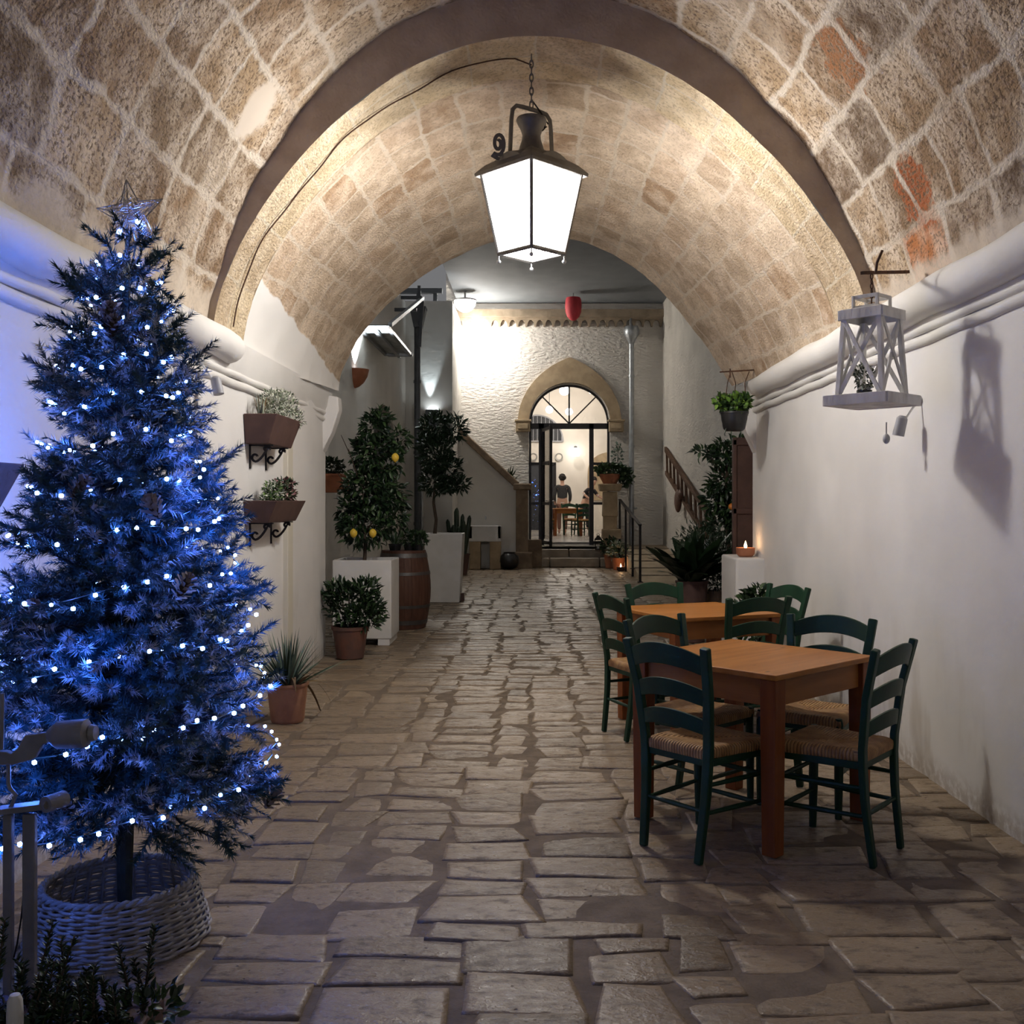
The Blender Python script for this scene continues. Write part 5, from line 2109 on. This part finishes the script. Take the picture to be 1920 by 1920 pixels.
def candle_lamp(label, loc, s=1.0):
    o = thing('candle_lantern', label, 'lantern', loc)
    mb = MB()
    mb.box((0, 0, .015 * s), (.16 * s, .16 * s, .03 * s))
    mb.box((0, 0, .27 * s), (.20 * s, .20 * s, .025 * s))
    mb.box((0, 0, .33 * s), (.19 * s, .19 * s, .10 * s), taper=(.25, .25))
    for sx in (-1, 1):
        for sy_ in (-1, 1):
            mb.bar((sx * .065 * s, sy_ * .065 * s, .02 * s), (sx * .085 * s, sy_ * .085 * s, .26 * s), .014 * s, .014 * s, (0, 1, 0))
    mb.build('frame', M['iron'], o, 0)
    mb = MB()
    mb.tube([(.035 * s * math.cos(a), 0, .40 * s + .035 * s * math.sin(a)) for a in np.linspace(0, 2 * PI, 14)], .006 * s, 5)
    mb.build('ring', M['iron'], o)
    mb = MB()
    mb.lathe([(.03 * s, .03 * s), (.03 * s, .11 * s), (.001, .11 * s)], n=12)
    mb.build('candle', M['white_cap'], o)
    return o


candle_lamp('small black unlit candle lantern standing at the right end of the top step', (1.46, 23.05, .38), .85)
for k, (x, yb, d, h, rr, mt, seed, lb, z0) in enumerate((
        (1146, 1030, 22.55, .30, .2, 'leaf', 51, 'dark trailing plant in a pot at the foot of the stone pillar', 0),
        (1160, 1068, 22.0, .26, .19, 'leaf_grey', 52, 'pale green plant in a clay pot on the ground beside the steps', 0))):
    o = thing('potted_plant', lb, 'potted plant', (P(x, yb, d).x, d, z0))
    lathe_pot(o, pot_prof(rr * .62, rr * .8, h), M['terracotta'], soil_z=h - .03, soil_r=rr * .68)
    foliage('leaves', o, [(0, 0, h + rr * .7, rr * 1.25, rr * 1.1, rr * 1.1, 200)], [M[mt], M['leaf_mid']], .085, .05, seed, .3)


def tealight(label, loc, mat='terracotta', r=.075, h=.09, power=2.0):
    o = thing('candle_holder', label, 'candle', loc)
    mb = MB()
    mb.lathe([(r * .7, 0), (r, h * .3), (r * 1.05, h), (r * .92, h), (r * .8, h * .35), (.001, h * .3)], n=20)
    mb.build('bowl', M[mat], o, 50)
    mb = MB()
    mb.lathe([(.03, h * .3), (.03, h * .85), (.001, h * .85)], n=12)
    mb.build('candle', M['white_cap'], o)
    mb = MB()
    mb.lathe([(.001, h * .85), (.012, h * 1.0), (.015, h * 1.2), (.008, h * 1.5), (.001, h * 1.75)], n=10)
    mb.build('flame', M['flame'], o, 60)
    light('candle_light', 'POINT', (loc[0], loc[1], loc[2] + h * 1.6), power, (1, .55, .25), .02)
    return o


tealight('burning candle in a dark bowl on the ground beside the entrance steps', (P(1164, 1073, 21.6).x, 21.6, 0), 'terra_dark', .085, .09, 1)

hr = thing('iron_handrail', 'black iron handrail on four posts along the sloping ramp', 'handrail', (1.94, 0, 0))
ys = [18.6, 20.0, 21.5, 23.0]
mb = MB()
tops = []
for y in ys:
    zb = float(np.interp(y, [18.6, 22.9], [0, .47]))
    tops.append((0, y, zb + 1.04))
mb.sweep([tops[0], tops[-1]], [(-.03, -.014), (.03, -.014), (.03, .014), (-.03, .014)])
mb.build('top_rail', M['iron'], hr, 0)
for y, tpt in zip(ys, tops):
    mb = MB()
    zb = float(np.interp(y, [18.6, 22.9], [0, .47]))
    mb.box((0, y, (0 + tpt[2]) / 2), (.042, .042, tpt[2] - .0))
    mb.box((0, y, zb + .006), (.10, .10, .012))
    mb.build('post', M['iron'], hr, 0)

gp = thing('galvanised_downpipe', 'galvanised rainwater pipe with a hopper on the back wall right of the door', 'drainpipe', (P(1184, 900, 23.3).x, 23.31, .4))
mb = MB()
mb.tube([(0, 0, 0), (0, 0, 4.72)], .058, 14)
for z in (.9, 2.3, 3.9):
    mb.tube([(0, 0, z), (0, 0, z + .05)], .07, 14)
mb.tube([(0.05, .03, .9), (0.13, .04, .92)], .02, 8)
mb.build('pipe', M['steel'], gp)
mb = MB()
mb.lathe([(.06, 4.65), (.10, 4.75), (.17, 4.86), (.18, 4.98), (.15, 5.05), (.13, 5.05), (.10, 4.9), (.001, 4.85)], n=20)
mb.tube([(0, .1, 5.25), (-.02, .02, 5.15), (0, -.02, 5.0)], .03, 8)
mb.build('hopper', M['steel'], gp, 40)

# wooden ladder hung aslant on the right courtyard wall
ld = thing('wooden_ladder', 'old brown wooden ladder rack slanting down the right courtyard wall', 'ladder', (2.92, 0, 0))
p0, p1 = Vector((0, 22.6, 2.62)), Vector((0, 16.6, 1.15))
dv = (p1 - p0).normalized()
off = Vector((0, -.1, -.52))
for k, (a, b) in enumerate(((p0, p1), (p0 + off, p1 + off * .9))):
    mb = MB()
    mb.bar(a, b, .06, .11 if k == 0 else .09)
    mb.build('rail', M['old_wood'], ld, 0, bevel=.008)
for k in range(11):
    a = p0.lerp(p1, .03 + k * .094)
    mb = MB()
    mb.bar(a, a + off * .95, .045, .06, (0, 1, 0))
    mb.build('rung', M['old_wood'], ld, 0, bevel=.006)
yk = thing('leather_pouch', 'dark brown leather pouch hanging from the slanting ladder rack', 'pouch', (2.84, 20.1, 1.60))
mb = MB()
mb.ball((0, 0, -.12), .20, 12, sc=(.35, 1.0, 1.15))
mb.ball((0, -.35, .0), .14, 12, sc=(.4, 1.0, .7))
mb.build('bag', M['leather'], yk, 60)
mb = MB()
mb.bar((0, .1, .08), (0, .12, .5), .05, .012, (1, 0, 0))
mb.bar((0, -.3, .05), (0, -.05, .42), .05, .012, (1, 0, 0))
mb.build('strap', M['leather'], yk, 0)

# brown shutter, ledge, candle at the end of the right wall
mb = MB()
mb.box((0, 0, .75), (.34, .05, 1.5))
for x in (-.15, .15):
    mb.box((x, -.03, .75), (.04, .03, 1.5))
for z in (.05, .75, 1.45):
    mb.box((0, -.03, z), (.34, .03, .06))
tag(mb.build('wooden_shutter', M['brown_panel'], None, 0, bevel=.006, loc=(2.20, 10.45, .62)), 'dark brown wooden shutter standing behind the ledge candle at the right wall end', 'shutter')
mb = MB()
mb.box((2.02, 9.72, .475), (.34, .72, .95))
mb.box((2.3, 10.4, .31), (.6, .5, .62))
struct(mb.build('trim_ledge_right', M['plaster'], smooth=0, bevel=.02, seg=3))
tealight('terracotta bowl with a burning candle on the white ledge at the right wall end', (1.985, 9.58, .952), 'terracotta', .085, .085, .7)

# plants at the right end
ct = thing('orange_tree', 'small dark citrus tree with a few oranges beside the right wall end', 'potted tree', (2.18, 11.5, 0))
lathe_pot(ct, pot_prof(.2, .26, .46), M['terra_dark'], soil_z=.42, soil_r=.23)
trunk(ct, [(0, 0, .40), (.02, 0, .9), (-.02, 0, 1.4), (.0, 0, 2.1)], [.03, .024, .02, .008])
bl_ = []
for x, y, rx, rz, n_ in ((1365, 855, 34, 28, 170), (1385, 845, 22, 24, 90), (1362, 905, 38, 34, 280), (1385, 950, 36, 45, 380), (1340, 935, 22, 25, 120), (1392, 1000, 26, 40, 280), (1318, 848, 16, 9, 30), (1338, 852, 16, 9, 30), (1395, 890, 16, 30, 100), (1352, 985, 28, 25, 160)):
    q = pxl(x, y, 11.5, 2.18, 11.5)
    s_ = 11.5 / F
    bl_.append((q[0], 0, q[2], rx * s_, min(.24, rx * s_), rz * s_, n_))
foliage('foliage', ct, bl_, [M['leaf'], M['leaf'], M['leaf_mid']], .10, .042, 61, .2, .2)
mb = MB()
for x, y in ((1308, 845), (1335, 850), (1352, 835), (1388, 835), (1345, 900), (1375, 880), (1345, 935)):
    q = pxl(x, y, 11.5, 2.18, 11.5)
    mb.tube([(0, 0, max(.9, q[2] - .35)), (q[0] * .5, 0, q[2] - .1), (q[0], 0, q[2])], [.010, .007, .003], 5)
mb.build('branches', M['bark'], ct)
for k, (x, y, lb) in enumerate(((1403, 909, 'orange on the upper right side of the citrus tree'), (1372, 950, 'half hidden orange lower down in the citrus tree'))):
    o = thing('orange', lb, 'orange', P(x, y, 11.27), 0, 'oranges on the citrus tree')
    mb = MB()
    mb.ball((0, 0, 0), .038, 12)
    mb.build('fruit', M['orange'], o, 60)
    mb = MB()
    mb.tube([(0, 0, .036), (0, .02, .07)], .003, 5)
    mb.build('stem', M['leaf'], o)

ap = thing('potted_aspidistra', 'large dark broad-leaved plant in a tall brown pot beyond the back table', 'potted plant', (1.665, 10.75, 0))
lathe_pot(ap, pot_prof(.13, .165, .64, .018), M['terra_dark'], soil_z=.60, soil_r=.14)
blades('leaves', ap, (-.03, -.05, .60), 95, .68, .12, [M['leaf'], M['leaf']], 71, 1.3, .30, .08, 7, True, .3)
foliage('fine_foliage', ap, [(.28, .05, .84, .24, .16, .30, 1000), (.10, .1, 1.02, .27, .2, .24, 600)], [M['leaf'], M['leaf']], .07, .012, 72, .5)
o = thing('potted_plant', 'little plant in a small grey clay pot beside the big brown pot', 'potted plant', (1.93, 10.9, .0))
lathe_pot(o, pot_prof(.07, .09, .52, .01), M['tufa_dark'], soil_z=.49, soil_r=.08)
foliage('leaves', o, [(0, 0, .62, .09, .09, .12, 60)], [M['leaf']], .07, .03, 73, .8)
o = thing('potted_plant', 'small leafy plant in a pot at the foot of the right wall behind the chairs', 'potted plant', (1.86, 8.35, 0))
lathe_pot(o, pot_prof(.12, .16, .30), M['terra_dark'], soil_z=.27, soil_r=.14)
foliage('leaves', o, [(-.03, 0, .52, .20, .17, .22, 330), (-.02, 0, .70, .11, .1, .08, 60)], [M['leaf'], M['leaf_mid']], .075, .045, 74, .4)

# hanging pot with bracket
hb = thing('wall_bracket', 'rusty bracket bar beyond the wooden lantern, holding up the black flower pot', 'bracket', (1.72, 8.95, 2.60))
mb = MB()
mb.bar((-.09, 0, 0), (.42, .0, .03), .012, .012)
mb.tube([(0, 0, .03), (.0, 0, -.05)], .006, 6)
mb.build('bar', M['rust'], hb, 0)
hp = thing('hanging_pot', 'black hanging pot of fresh green succulents near the end of the right wall', 'hanging plant', (1.755, 8.95, 2.085))
lathe_pot(hp, [(.075, 0), (.095, .02), (.112, .10), (.118, .15), (.126, .15), (.126, .165), (.11, .165), (.09, .03), (.001, .03)], M['black_pot'], soil_z=.14, soil_r=.105)
foliage('succulents', hp, [(0, 0, .23, .14, .12, .08, 260), (-.10, 0, .24, .07, .08, .06, 70), (.08, 0, .26, .06, .06, .05, 70)], [M['leaf_bright'], M['leaf_mid']], .06, .04, 81, .9)
mb = MB()
for x in (-.09, .11):
    mb.tube([(x, 0, .16), (x * .75 + .01, .0, .42), (x * 1.2 if x > 0 else -.03, 0, .52)], .004, 5)
mb.tube([(0, .08, .16), (.02, .03, .42), (-.02, 0, .52)], .004, 5)
mb.build('hanger_wire', M['rust'], hp)
mb = MB()
for x, l in ((-.03, .12), (.04, .06), (-.08, .05)):
    mb.tube([(x, -.05, .02), (x * 1.2, -.06, -.03), (x * 1.1, -.05, -l)], [.005, .004, .002], 5)
mb.build('dangling_roots', M['leaf'], hp)

# ================================================================== WHITE WOODEN LANTERN ON THE RIGHT WALL
WX, WY = 1.70, 5.13
br = thing('wall_bracket', 'black iron bar with an upturned tip above the white wooden lantern', 'bracket', (WX, WY, 2.615))
mb = MB()
mb.bar((-.06, -.02, -.005), (.31, .36, .085), .016, .016)
mb.tube([(.015, 0, 0), (.02, -.005, .05), (.045, -.01, .11)], .007, 6)
mb.build('bar', M['rust'], br, 0)
wl = thing('wooden_lantern', 'whitewashed wooden lantern frame with crossed braces hanging by the right wall', 'lantern', (WX - .005, WY, 1.945), math.radians(43))
Wd = M['white_wood']
hb_, ht_ = .168, .112
for k in range(4):
    R = Matrix.Rotation(k * PI / 2, 3, 'Z')
    for nm, r, z, hh, th in (('base_board', hb_, .028, .052, .016), ('top_board', ht_ + .004, .455, .05, .012)):
        mb = MB()
        a, b = R @ Vector((-r, -r, z)), R @ Vector((r, -r, z))
        mb.bar(a, b, th, hh)
        mb.build(nm, Wd, wl, 0, bevel=.002)
    mb = MB()
    mb.bar(R @ Vector((-.118, -.118, .05)), R @ Vector((-.096, -.096, .44)), .024, .024, R @ Vector((1, 0, 0)))
    mb.build('corner_post', Wd, wl, 0, bevel=.002)
    for s in (-1, 1):
        mb = MB()
        mb.bar(R @ Vector((-s * .112, -.124 + s * .004, .056)), R @ Vector((s * .092, -.102 + s * .004, .432)), .009, .022, R @ Vector((1, 0, 0)))
        mb.build('cross_brace', Wd, wl, 0, bevel=.002)
    mb = MB()
    r = .064
    mb.bar(R @ Vector((-r, -r, .492)), R @ Vector((r, -r, .492)), .009, .018)
    mb.bar(R @ Vector((-r, -r, .545)), R @ Vector((r, -r, .545)), .009, .018)
    mb.bar(R @ Vector((-r, -r, .485)), R @ Vector((-r, -r, .553)), .018, .012, R @ Vector((1, 0, 0)))
    mb.build('cap_frame', Wd, wl, 0, bevel=.002)
mb = MB()
mb.box((0, 0, .012), (.33, .33, .014))
mb.box((0, 0, .478), (.22, .22, .012))
mb.build('boards', Wd, wl, 0, bevel=.002)
mb = MB()
for k in range(5):
    zc = .555 + k * .024
    mb.tube([((.007 * math.cos(a) if k % 2 else 0), (0 if k % 2 else .007 * math.cos(a)), zc + .014 * math.sin(a)) for a in np.linspace(0, 2 * PI, 10)], .003, 5, caps=False)
mb.tube([(0, 0, .48), (0, 0, .56)], .004, 5)
mb.build('chain', M['rust'], wl)
o = thing('potted_plant', 'tiny speckled plant in a black pot inside the white wooden lantern', 'potted plant', (WX - .045, WY - .01, 1.965))
lathe_pot(o, pot_prof(.028, .036, .06, .004, .004), M['black_pot'], n=16)
foliage('leaves', o, [(0, 0, .12, .045, .045, .07, 190)], [M['leaf_grey'], M['leaf']], .024, .012, 82, .5)

# ================================================================== OLD WEIGHING SCALE AND PLANT, BOTTOM LEFT
SD = 2.78
ox = P(30, 940, SD).x
ws_ = thing('weighing_scale', 'grey iron weighing scale with sliding counterweight in the bottom left corner', 'weighing scale', (ox, SD, 0))


def sp_(x, y, dd=0):
    q = P(x, y, SD + dd)
    return Vector((q.x - ox, dd, q.z))


for x, w_ in ((16, .024), (56, .034)):
    mb = MB()
    a = sp_(x, 1525)
    mb.bar((a.x, 0, 0.02), (a.x, 0, a.z), w_, .02, (0, 1, 0))
    mb.build('upright', M['scale_paint'], ws_, 0, bevel=.003)
mb = MB()
mb.bar(sp_(-120, 1535), sp_(92, 1508), .05, .016)
mb.build('cross_bar', M['scale_paint'], ws_, 0, bevel=.002)
mb = MB()
c = sp_(103, 1503)
mb.tube([c + Vector((-.012, -.03, 0)), c + Vector((.012, .03, 0))], .022, 16)
mb.tube([c + Vector((-.005, -.034, 0)), c + Vector((-.012, -.03, 0))], .010, 12)
mb.build('roller', M['scale_paint'], ws_)
mb = MB()
pl_ = [(-160, 1412), (-20, 1408), (15, 1408), (24, 1412), (36, 1402), (50, 1377), (96, 1372), (96, 1390), (84, 1394), (66, 1422), (30, 1432), (-160, 1444)]
pp = [sp_(x, y) for x, y in pl_]
mb.prism([(p.x, p.z) for p in pp], -.012, .012, 'xz')
mb.build('beam', M['scale_paint'], ws_, 0, bevel=.003)
mb = MB()
c0, c1 = sp_(90, 1379), sp_(180, 1374)
ax = (c1 - c0).normalized()
L_ = (c1 - c0).length
mb.tube([c0, c0 + ax * .012, c0 + ax * .028, c0 + ax * L_ * .80, c0 + ax * L_ * .87], [.015, .026, .0375, .0385, .024], 22)
mb.build('counterweight', M['scale_paint'], ws_, 35)
mb = MB()
mb.tube([c0 + ax * L_ * .86, c0 + ax * L_ * .9, c0 + ax * L_], [.020, .024, .020], 16)
mb.build('thumb_nut', M['scale_paint'], ws_, 35)
mb = MB()
mb.tube([sp_(16, 1420), sp_(16, 1470), sp_(20, 1480), sp_(30, 1490), sp_(22, 1510), sp_(14, 1522)], .006, 6)
mb.tube([sp_(2, 1405), sp_(4, 1300)], .007, 6)
mb.build('hook', M['scale_paint'], ws_)
mb = MB()
mb.box((-.12, .02, .01), (.5, .3, .02))
mb.build('base_plate', M['scale_paint'], ws_, 0, bevel=.003)
mb = MB()
mb.tube([sp_(44, 1675), sp_(40, 1720), sp_(32, 1770), sp_(26, 1795)], .0022, 5)
mb.build('cord', M['iron'], ws_)

bp = thing('potted_rosemary', 'dark rosemary-like plant with upright sprigs in the bottom left corner', 'potted plant', (-1.13, 2.42, 0))
mb = MB()
mb.box((0, 0, .12), (.40, .26, .24), taper=(1.06, 1.06))
mb.build('trough', M['terra_dark'], bp, 0, bevel=.008)
rng = np.random.default_rng(91)
Ps, Ds = [], []
stems = MB()
sp_list = []
for k in range(46):
    sp_list.append((rng.uniform(-.22, .21), rng.uniform(-.09, .09), rng.uniform(.0, .17), rng.normal(0, .22)))
for x, hgt, lean in ((-.06, .24, .22), (-.13, .25, .05), (.19, .21, .12), (.0, .23, .3), (-.18, .24, -.05)):
    sp_list.append((x, rng.uniform(-.05, .05), hgt, lean))
for x, y, hgt, lean in sp_list:
    p0 = Vector((x, y, .22))
    p1 = Vector((x + lean * (hgt + .04) * .8, y + rng.normal(0, .02), .23 + hgt))
    stems.tube([p0, p0.lerp(p1, .5) + Vector((-lean * .02, 0, 0)), p1], [.0035, .003, .0015], 4)
    n_ = int(60 + hgt * 520)
    for t_ in rng.uniform(0, 1, n_):
        a = rng.uniform(0, 2 * PI)
        Ps.append(p0.lerp(p1, t_))
        Ds.append((math.cos(a) * .7, math.sin(a) * .7, .65))
stems.build('stems', M['bark'], bp)
V, T = leaf_arrays(np.array([tuple(p) for p in Ps]), np.array(Ds), .020, .005, rng)
np_obj('sprigs', V, T, [M['leaf'], M['leaf_mid']], bp, mi=np.tile((rng.random(len(Ps)) < .3).astype(int), 6))
foliage('ground_leaves', bp, [(-.05, -.05, .25, .22, .10, .03, 260), (.22, 0, .26, .08, .08, .05, 90)], [M['leaf'], M['leaf_mid']], .035, .018, 92, .3)
blades('grass_blades', bp, (-.05, -.08, .23), 9, .22, .006, [M['leaf_mid'], M['leaf_bright']], 93, 1.2, .35, .12)
o = P(28, 1893, 2.3)
mb = MB()
mb.lathe([(.016, -.12), (.018, -.01), (.016, .022), (.011, .034), (.001, .037)], n=14)
tag(mb.build('plant_marker', M['white_cap'], None, 50, loc=o), 'small white capped stake stuck among the leaves in the bottom left corner', 'stake')

# ================================================================== LIT ROOM FITTINGS
for k, (x, y, d, r, lb) in enumerate(((1058, 732, 28.0, .135, 'upper left glowing globe pendant seen through the fanlight'), (1110, 730, 28.0, .125, 'upper right glowing globe pendant seen through the fanlight'),
                                      (1030, 768, 32.0, .115, 'lower left glowing globe pendant seen through the fanlight'), (1067, 772, 32.0, .115, 'lower right glowing globe pendant above the fanlight spoke foot'))):
    o = thing('globe_pendant', lb, 'pendant lamp', P(x, y, d), 0, 'globe lamps in the lit room')
    mb = MB()
    mb.ball((0, 0, 0), r, 12)
    mb.build('globe', M['globe'], o, 60)
    mb = MB()
    mb.tube([(0, 0, r), (0, 0, 5.48 - o.location.z)], .008, 5)
    mb.build('cord', M['iron'], o)
o = thing('wall_lamp', 'bell shaped glowing lamp on the far wall of the lit room', 'wall lamp', P(1079, 848, 33.6))
mb = MB()
mb.lathe([(.001, -.13), (.12, -.12), (.15, -.05), (.13, .03), (.07, .10), (.05, .14)], n=18)
mb.build('shade', M['globe'], o, 60)
mb = MB()
mb.lathe([(.05, .14), (.055, .19), (.02, .21), (.001, .21)], n=14)
mb.tube([(0, 0, .18), (0, .2, .22), (0, .3, .2)], .015, 6)
mb.build('holder', M['steel'], o)
for x, lb in ((1000, 'round grey wall plate in the lit room, seen through the left sidelight'), (1048, 'round grey wall plate in the lit room, right of the open door leaf')):
    o = thing('wall_plate', lb, 'plate', P(x, 857, 33.95), 0, 'wall plates in the lit room')
    mb = MB()
    mb.lathe([(.001, .0), (.09, .0), (.10, .012), (.13, .02), (.135, .012), (.135, 0)], n=24)
    q = mb.build('rim', M['plate'], o, 40)
    q.rotation_euler = (PI / 2, 0, 0)
    mb = MB()
    mb.lathe([(.001, .014), (.085, .013), (.088, .004)], n=20)
    q = mb.build('centre', M['plaster_room'], o, 40)
    q.rotation_euler = (PI / 2, 0, 0)


# ================================================================== PEOPLE
def skin_mesh(name, verts, edges, rad, mat, parent, levels=2, root=0):
    me = bpy.data.meshes.new(name)
    me.from_pydata(verts, edges, [])
    ob = bpy.data.objects.new(name, me)
    COL.objects.link(ob)
    sk = ob.modifiers.new('s', 'SKIN')
    sk.use_smooth_shade = True
    for i, r in enumerate(rad):
        r = r if isinstance(r, tuple) else (r, r)
        me.skin_vertices[0].data[i].radius = r
    me.skin_vertices[0].data[root].use_root = True
    sb = ob.modifiers.new('u', 'SUBSURF')
    sb.levels = sb.render_levels = levels
    dg = bpy.context.evaluated_depsgraph_get()
    m2 = bpy.data.meshes.new_from_object(ob.evaluated_get(dg))
    bpy.data.objects.remove(ob)
    m2.materials.clear()
    m2.materials.append(mat)
    o = bpy.data.objects.new(name, m2)
    COL.objects.link(o)
    o.parent = parent
    m2.shade_smooth()
    return o


def chain(V, E, R, start, pts):
    prev = start
    for p, r in pts:
        V.append(p)
        R.append(r)
        i = len(V) - 1
        if prev is not None:
            E.append((prev, i))
        prev = i
    return prev


def hand(V, E, R, wrist, pos, d):
    """palm with five bent fingers continuing from the wrist vertex"""
    d = Vector(d).normalized()
    s = d.cross(Vector((0, 0, 1))).normalized()
    pw = Vector(pos)
    palm = chain(V, E, R, wrist, [(pw + d * .05, .026)])
    for k, l in enumerate((.062, .074, .068, .052)):
        b = pw + d * .085 + s * (.027 - .018 * k)
        chain(V, E, R, palm, [(b, .010), (b + d * l * .55 + Vector((0, 0, -.008)), .0085), (b + d * l * .9 + Vector((0, 0, -.028)), .007)])
    chain(V, E, R, palm, [(pw + d * .045 + s * .045, .011), (pw + d * .085 + s * .060, .009)])


# waiter behind the table, back to us
pa = thing('person', 'person with short dark hair and charcoal jumper, back turned, behind the pine table', 'person', (.86, 30.4, RZ))
V, E, R = [(0, 0, .92)], [], [(.155, .11)]
t1 = chain(V, E, R, 0, [((0, 0, 1.10), (.14, .10)), ((0, .01, 1.28), (.165, .105)), ((0, .01, 1.38), (.14, .08))])
nk = chain(V, E, R, t1, [((0, .015, 1.45), .055), ((0, .03, 1.52), .058)])
chain(V, E, R, nk, [((0, .035, 1.60), (.078, .095)), ((0, .03, 1.68), (.07, .085))])
for s in (-1, 1):
    el = chain(V, E, R, t1, [((s * .19, .01, 1.36), .055), ((s * .235, .0, 1.10), .043), ((s * .22, .12, .92), .033)])
    hand(V, E, R, el, (s * .215, .16, .89), (-.05 * s, 1, -.15))
    chain(V, E, R, 0, [((s * .09, 0, .84), .095), ((s * .095, .01, .48), .062), ((s * .09, -.01, .09), .04), ((s * .09, .10, .035), .037), ((s * .09, .16, .03), .03)])
skin_mesh('body', V, E, R, M['skin'], pa)
V, E, R = [(0, 0, .98)], [], [(.165, .12)]
t1 = chain(V, E, R, 0, [((0, 0, 1.10), (.155, .115)), ((0, .01, 1.28), (.182, .12)), ((0, .01, 1.40), (.145, .09))])
for s in (-1, 1):
    chain(V, E, R, t1, [((s * .19, .01, 1.36), .068), ((s * .238, .0, 1.10), .054), ((s * .225, .10, .94), .044)])
skin_mesh('jumper', V, E, R, M['grey_cloth'], pa)
V, E, R = [(0, 0, .94)], [], [(.165, .122)]
chain(V, E, R, 0, [((0, 0, .88), (.17, .125))])
skin_mesh('apron', V, E, R, M['white_cloth'], pa)
V, E, R = [(0, 0, .86)], [], [(.16, .115)]
for s in (-1, 1):
    chain(V, E, R, 0, [((s * .09, 0, .80), .105), ((s * .095, .01, .48), .072), ((s * .09, -.01, .10), .055)])
skin_mesh('trousers', V, E, R, M['brown_cloth'], pa)
mb = MB()
r_ = random.Random(2)
mb.ball((0, .02, 1.655), .105, 14, sc=(.95, 1.05, 1.02))
for k in range(60):
    a, e = r_.uniform(0, 2 * PI), r_.uniform(-.4, 1.4)
    c = Vector((.095 * math.cos(a) * math.cos(e), .02 + .1 * math.sin(a) * math.cos(e), 1.655 + .1 * math.sin(e)))
    if c.y > .09 and c.z < 1.68:
        continue
    mb.ball(c, r_.uniform(.018, .030), 5)
mb.build('hair', M['hair'], pa, 60)

# waitress leaning to the right
pb = thing('person', 'person in black with white cuffs leaning over a table at the right of the doorway', 'person', (1.58, 31.5, RZ))
V, E, R = [(0, 0, .93)], [], [(.14, .115)]
t1 = chain(V, E, R, 0, [((.06, 0, 1.08), (.125, .10)), ((.15, -.01, 1.26), (.14, .105)), ((.20, -.01, 1.35), (.12, .085))])
nk = chain(V, E, R, t1, [((.245, -.015, 1.43), .05), ((.275, -.02, 1.48), .054)])
chain(V, E, R, nk, [((.30, -.03, 1.55), (.085, .075)), ((.305, -.025, 1.63), (.072, .07))])
a_ = chain(V, E, R, t1, [((.12, -.14, 1.33), .052), ((-.05, -.20, 1.18), .042), ((.10, -.28, 1.05), .032)])
hand(V, E, R, a_, (.14, -.29, 1.03), (1, -.1, -.2))
a_ = chain(V, E, R, t1, [((.28, .10, 1.30), .05), ((.40, .0, 1.12), .04), ((.55, -.04, 1.03), .031)])
hand(V, E, R, a_, (.59, -.05, 1.01), (1, -.1, -.2))
chain(V, E, R, 0, [((.06, .05, .84), .095), ((.10, .06, .48), .06), ((.10, .05, .09), .038), ((.19, .03, .035), .036), ((.25, .02, .03), .03)])
chain(V, E, R, 0, [((-.06, -.05, .84), .095), ((-.10, -.06, .48), .06), ((-.16, -.04, .10), .038), ((-.06, -.07, .035), .036), ((.0, -.08, .03), .03)])
body = skin_mesh('body', V, E, R, M['skin'], pb)
V, E, R = [(.0, 0, .95)], [], [(.152, .125)]
t1 = chain(V, E, R, 0, [((.06, 0, 1.08), (.14, .115)), ((.15, -.01, 1.26), (.155, .118)), ((.205, -.01, 1.37), (.125, .09))])
chain(V, E, R, t1, [((.12, -.14, 1.33), .066), ((-.04, -.195, 1.19), .056)])
chain(V, E, R, t1, [((.28, .10, 1.30), .064), ((.39, .01, 1.14), .054)])
skin_mesh('shirt', V, E, R, M['black_cloth'], pb)
V, E, R = [(-.045, -.197, 1.185)], [], [.060]
chain(V, E, R, 0, [((-.005, -.22, 1.15), .058)])
skin_mesh('cuff', V, E, R, M['white_cloth'], pb)
V, E, R = [(.39, .008, 1.135)], [], [.058]
chain(V, E, R, 0, [((.43, .0, 1.11), .056)])
skin_mesh('cuff', V, E, R, M['white_cloth'], pb)
V, E, R = [(0, 0, .90)], [], [(.15, .12)]
chain(V, E, R, 0, [((.06, .05, .82), .106), ((.10, .06, .48), .074), ((.10, .05, .12), .055)])
chain(V, E, R, 0, [((-.06, -.05, .82), .106), ((-.10, -.06, .48), .074), ((-.16, -.04, .12), .055)])
skin_mesh('trousers', V, E, R, M['black_cloth'], pb)
mb = MB()
mb.ball((.285, -.005, 1.63), .095, 14, sc=(1.0, 1.0, .95))
mb.ball((.23, .03, 1.60), .07, 10, sc=(.9, 1, 1.2))
mb.ball((.20, .06, 1.67), .045, 10)
mb.build('hair', M['hair'], pb, 60)
mb = MB()
mb.ball((.385, -.065, 1.575), .014, 6, sc=(1.3, .8, 1))
mb.build('nose', M['skin'], pb, 60)
mb = MB()
for y in (-.088, -.035):
    mb.ball((.366, y, 1.600), .009, 6)
mb.build('eyes', M['hair'], pb, 60)
mb = MB()
mb.ball((.372, -.060, 1.542), .016, 6, sc=(.5, 1.2, .4))
mb.build('lips', M['blossom'], pb, 60)
for x, y in ((.19, .03), (-.06, -.07)):
    mb = MB()
    mb.ball((x, y, .045), .055, 10, sc=(2.0, .95, .82))
    mb.build('shoe', M['white_cloth'], pb, 60)
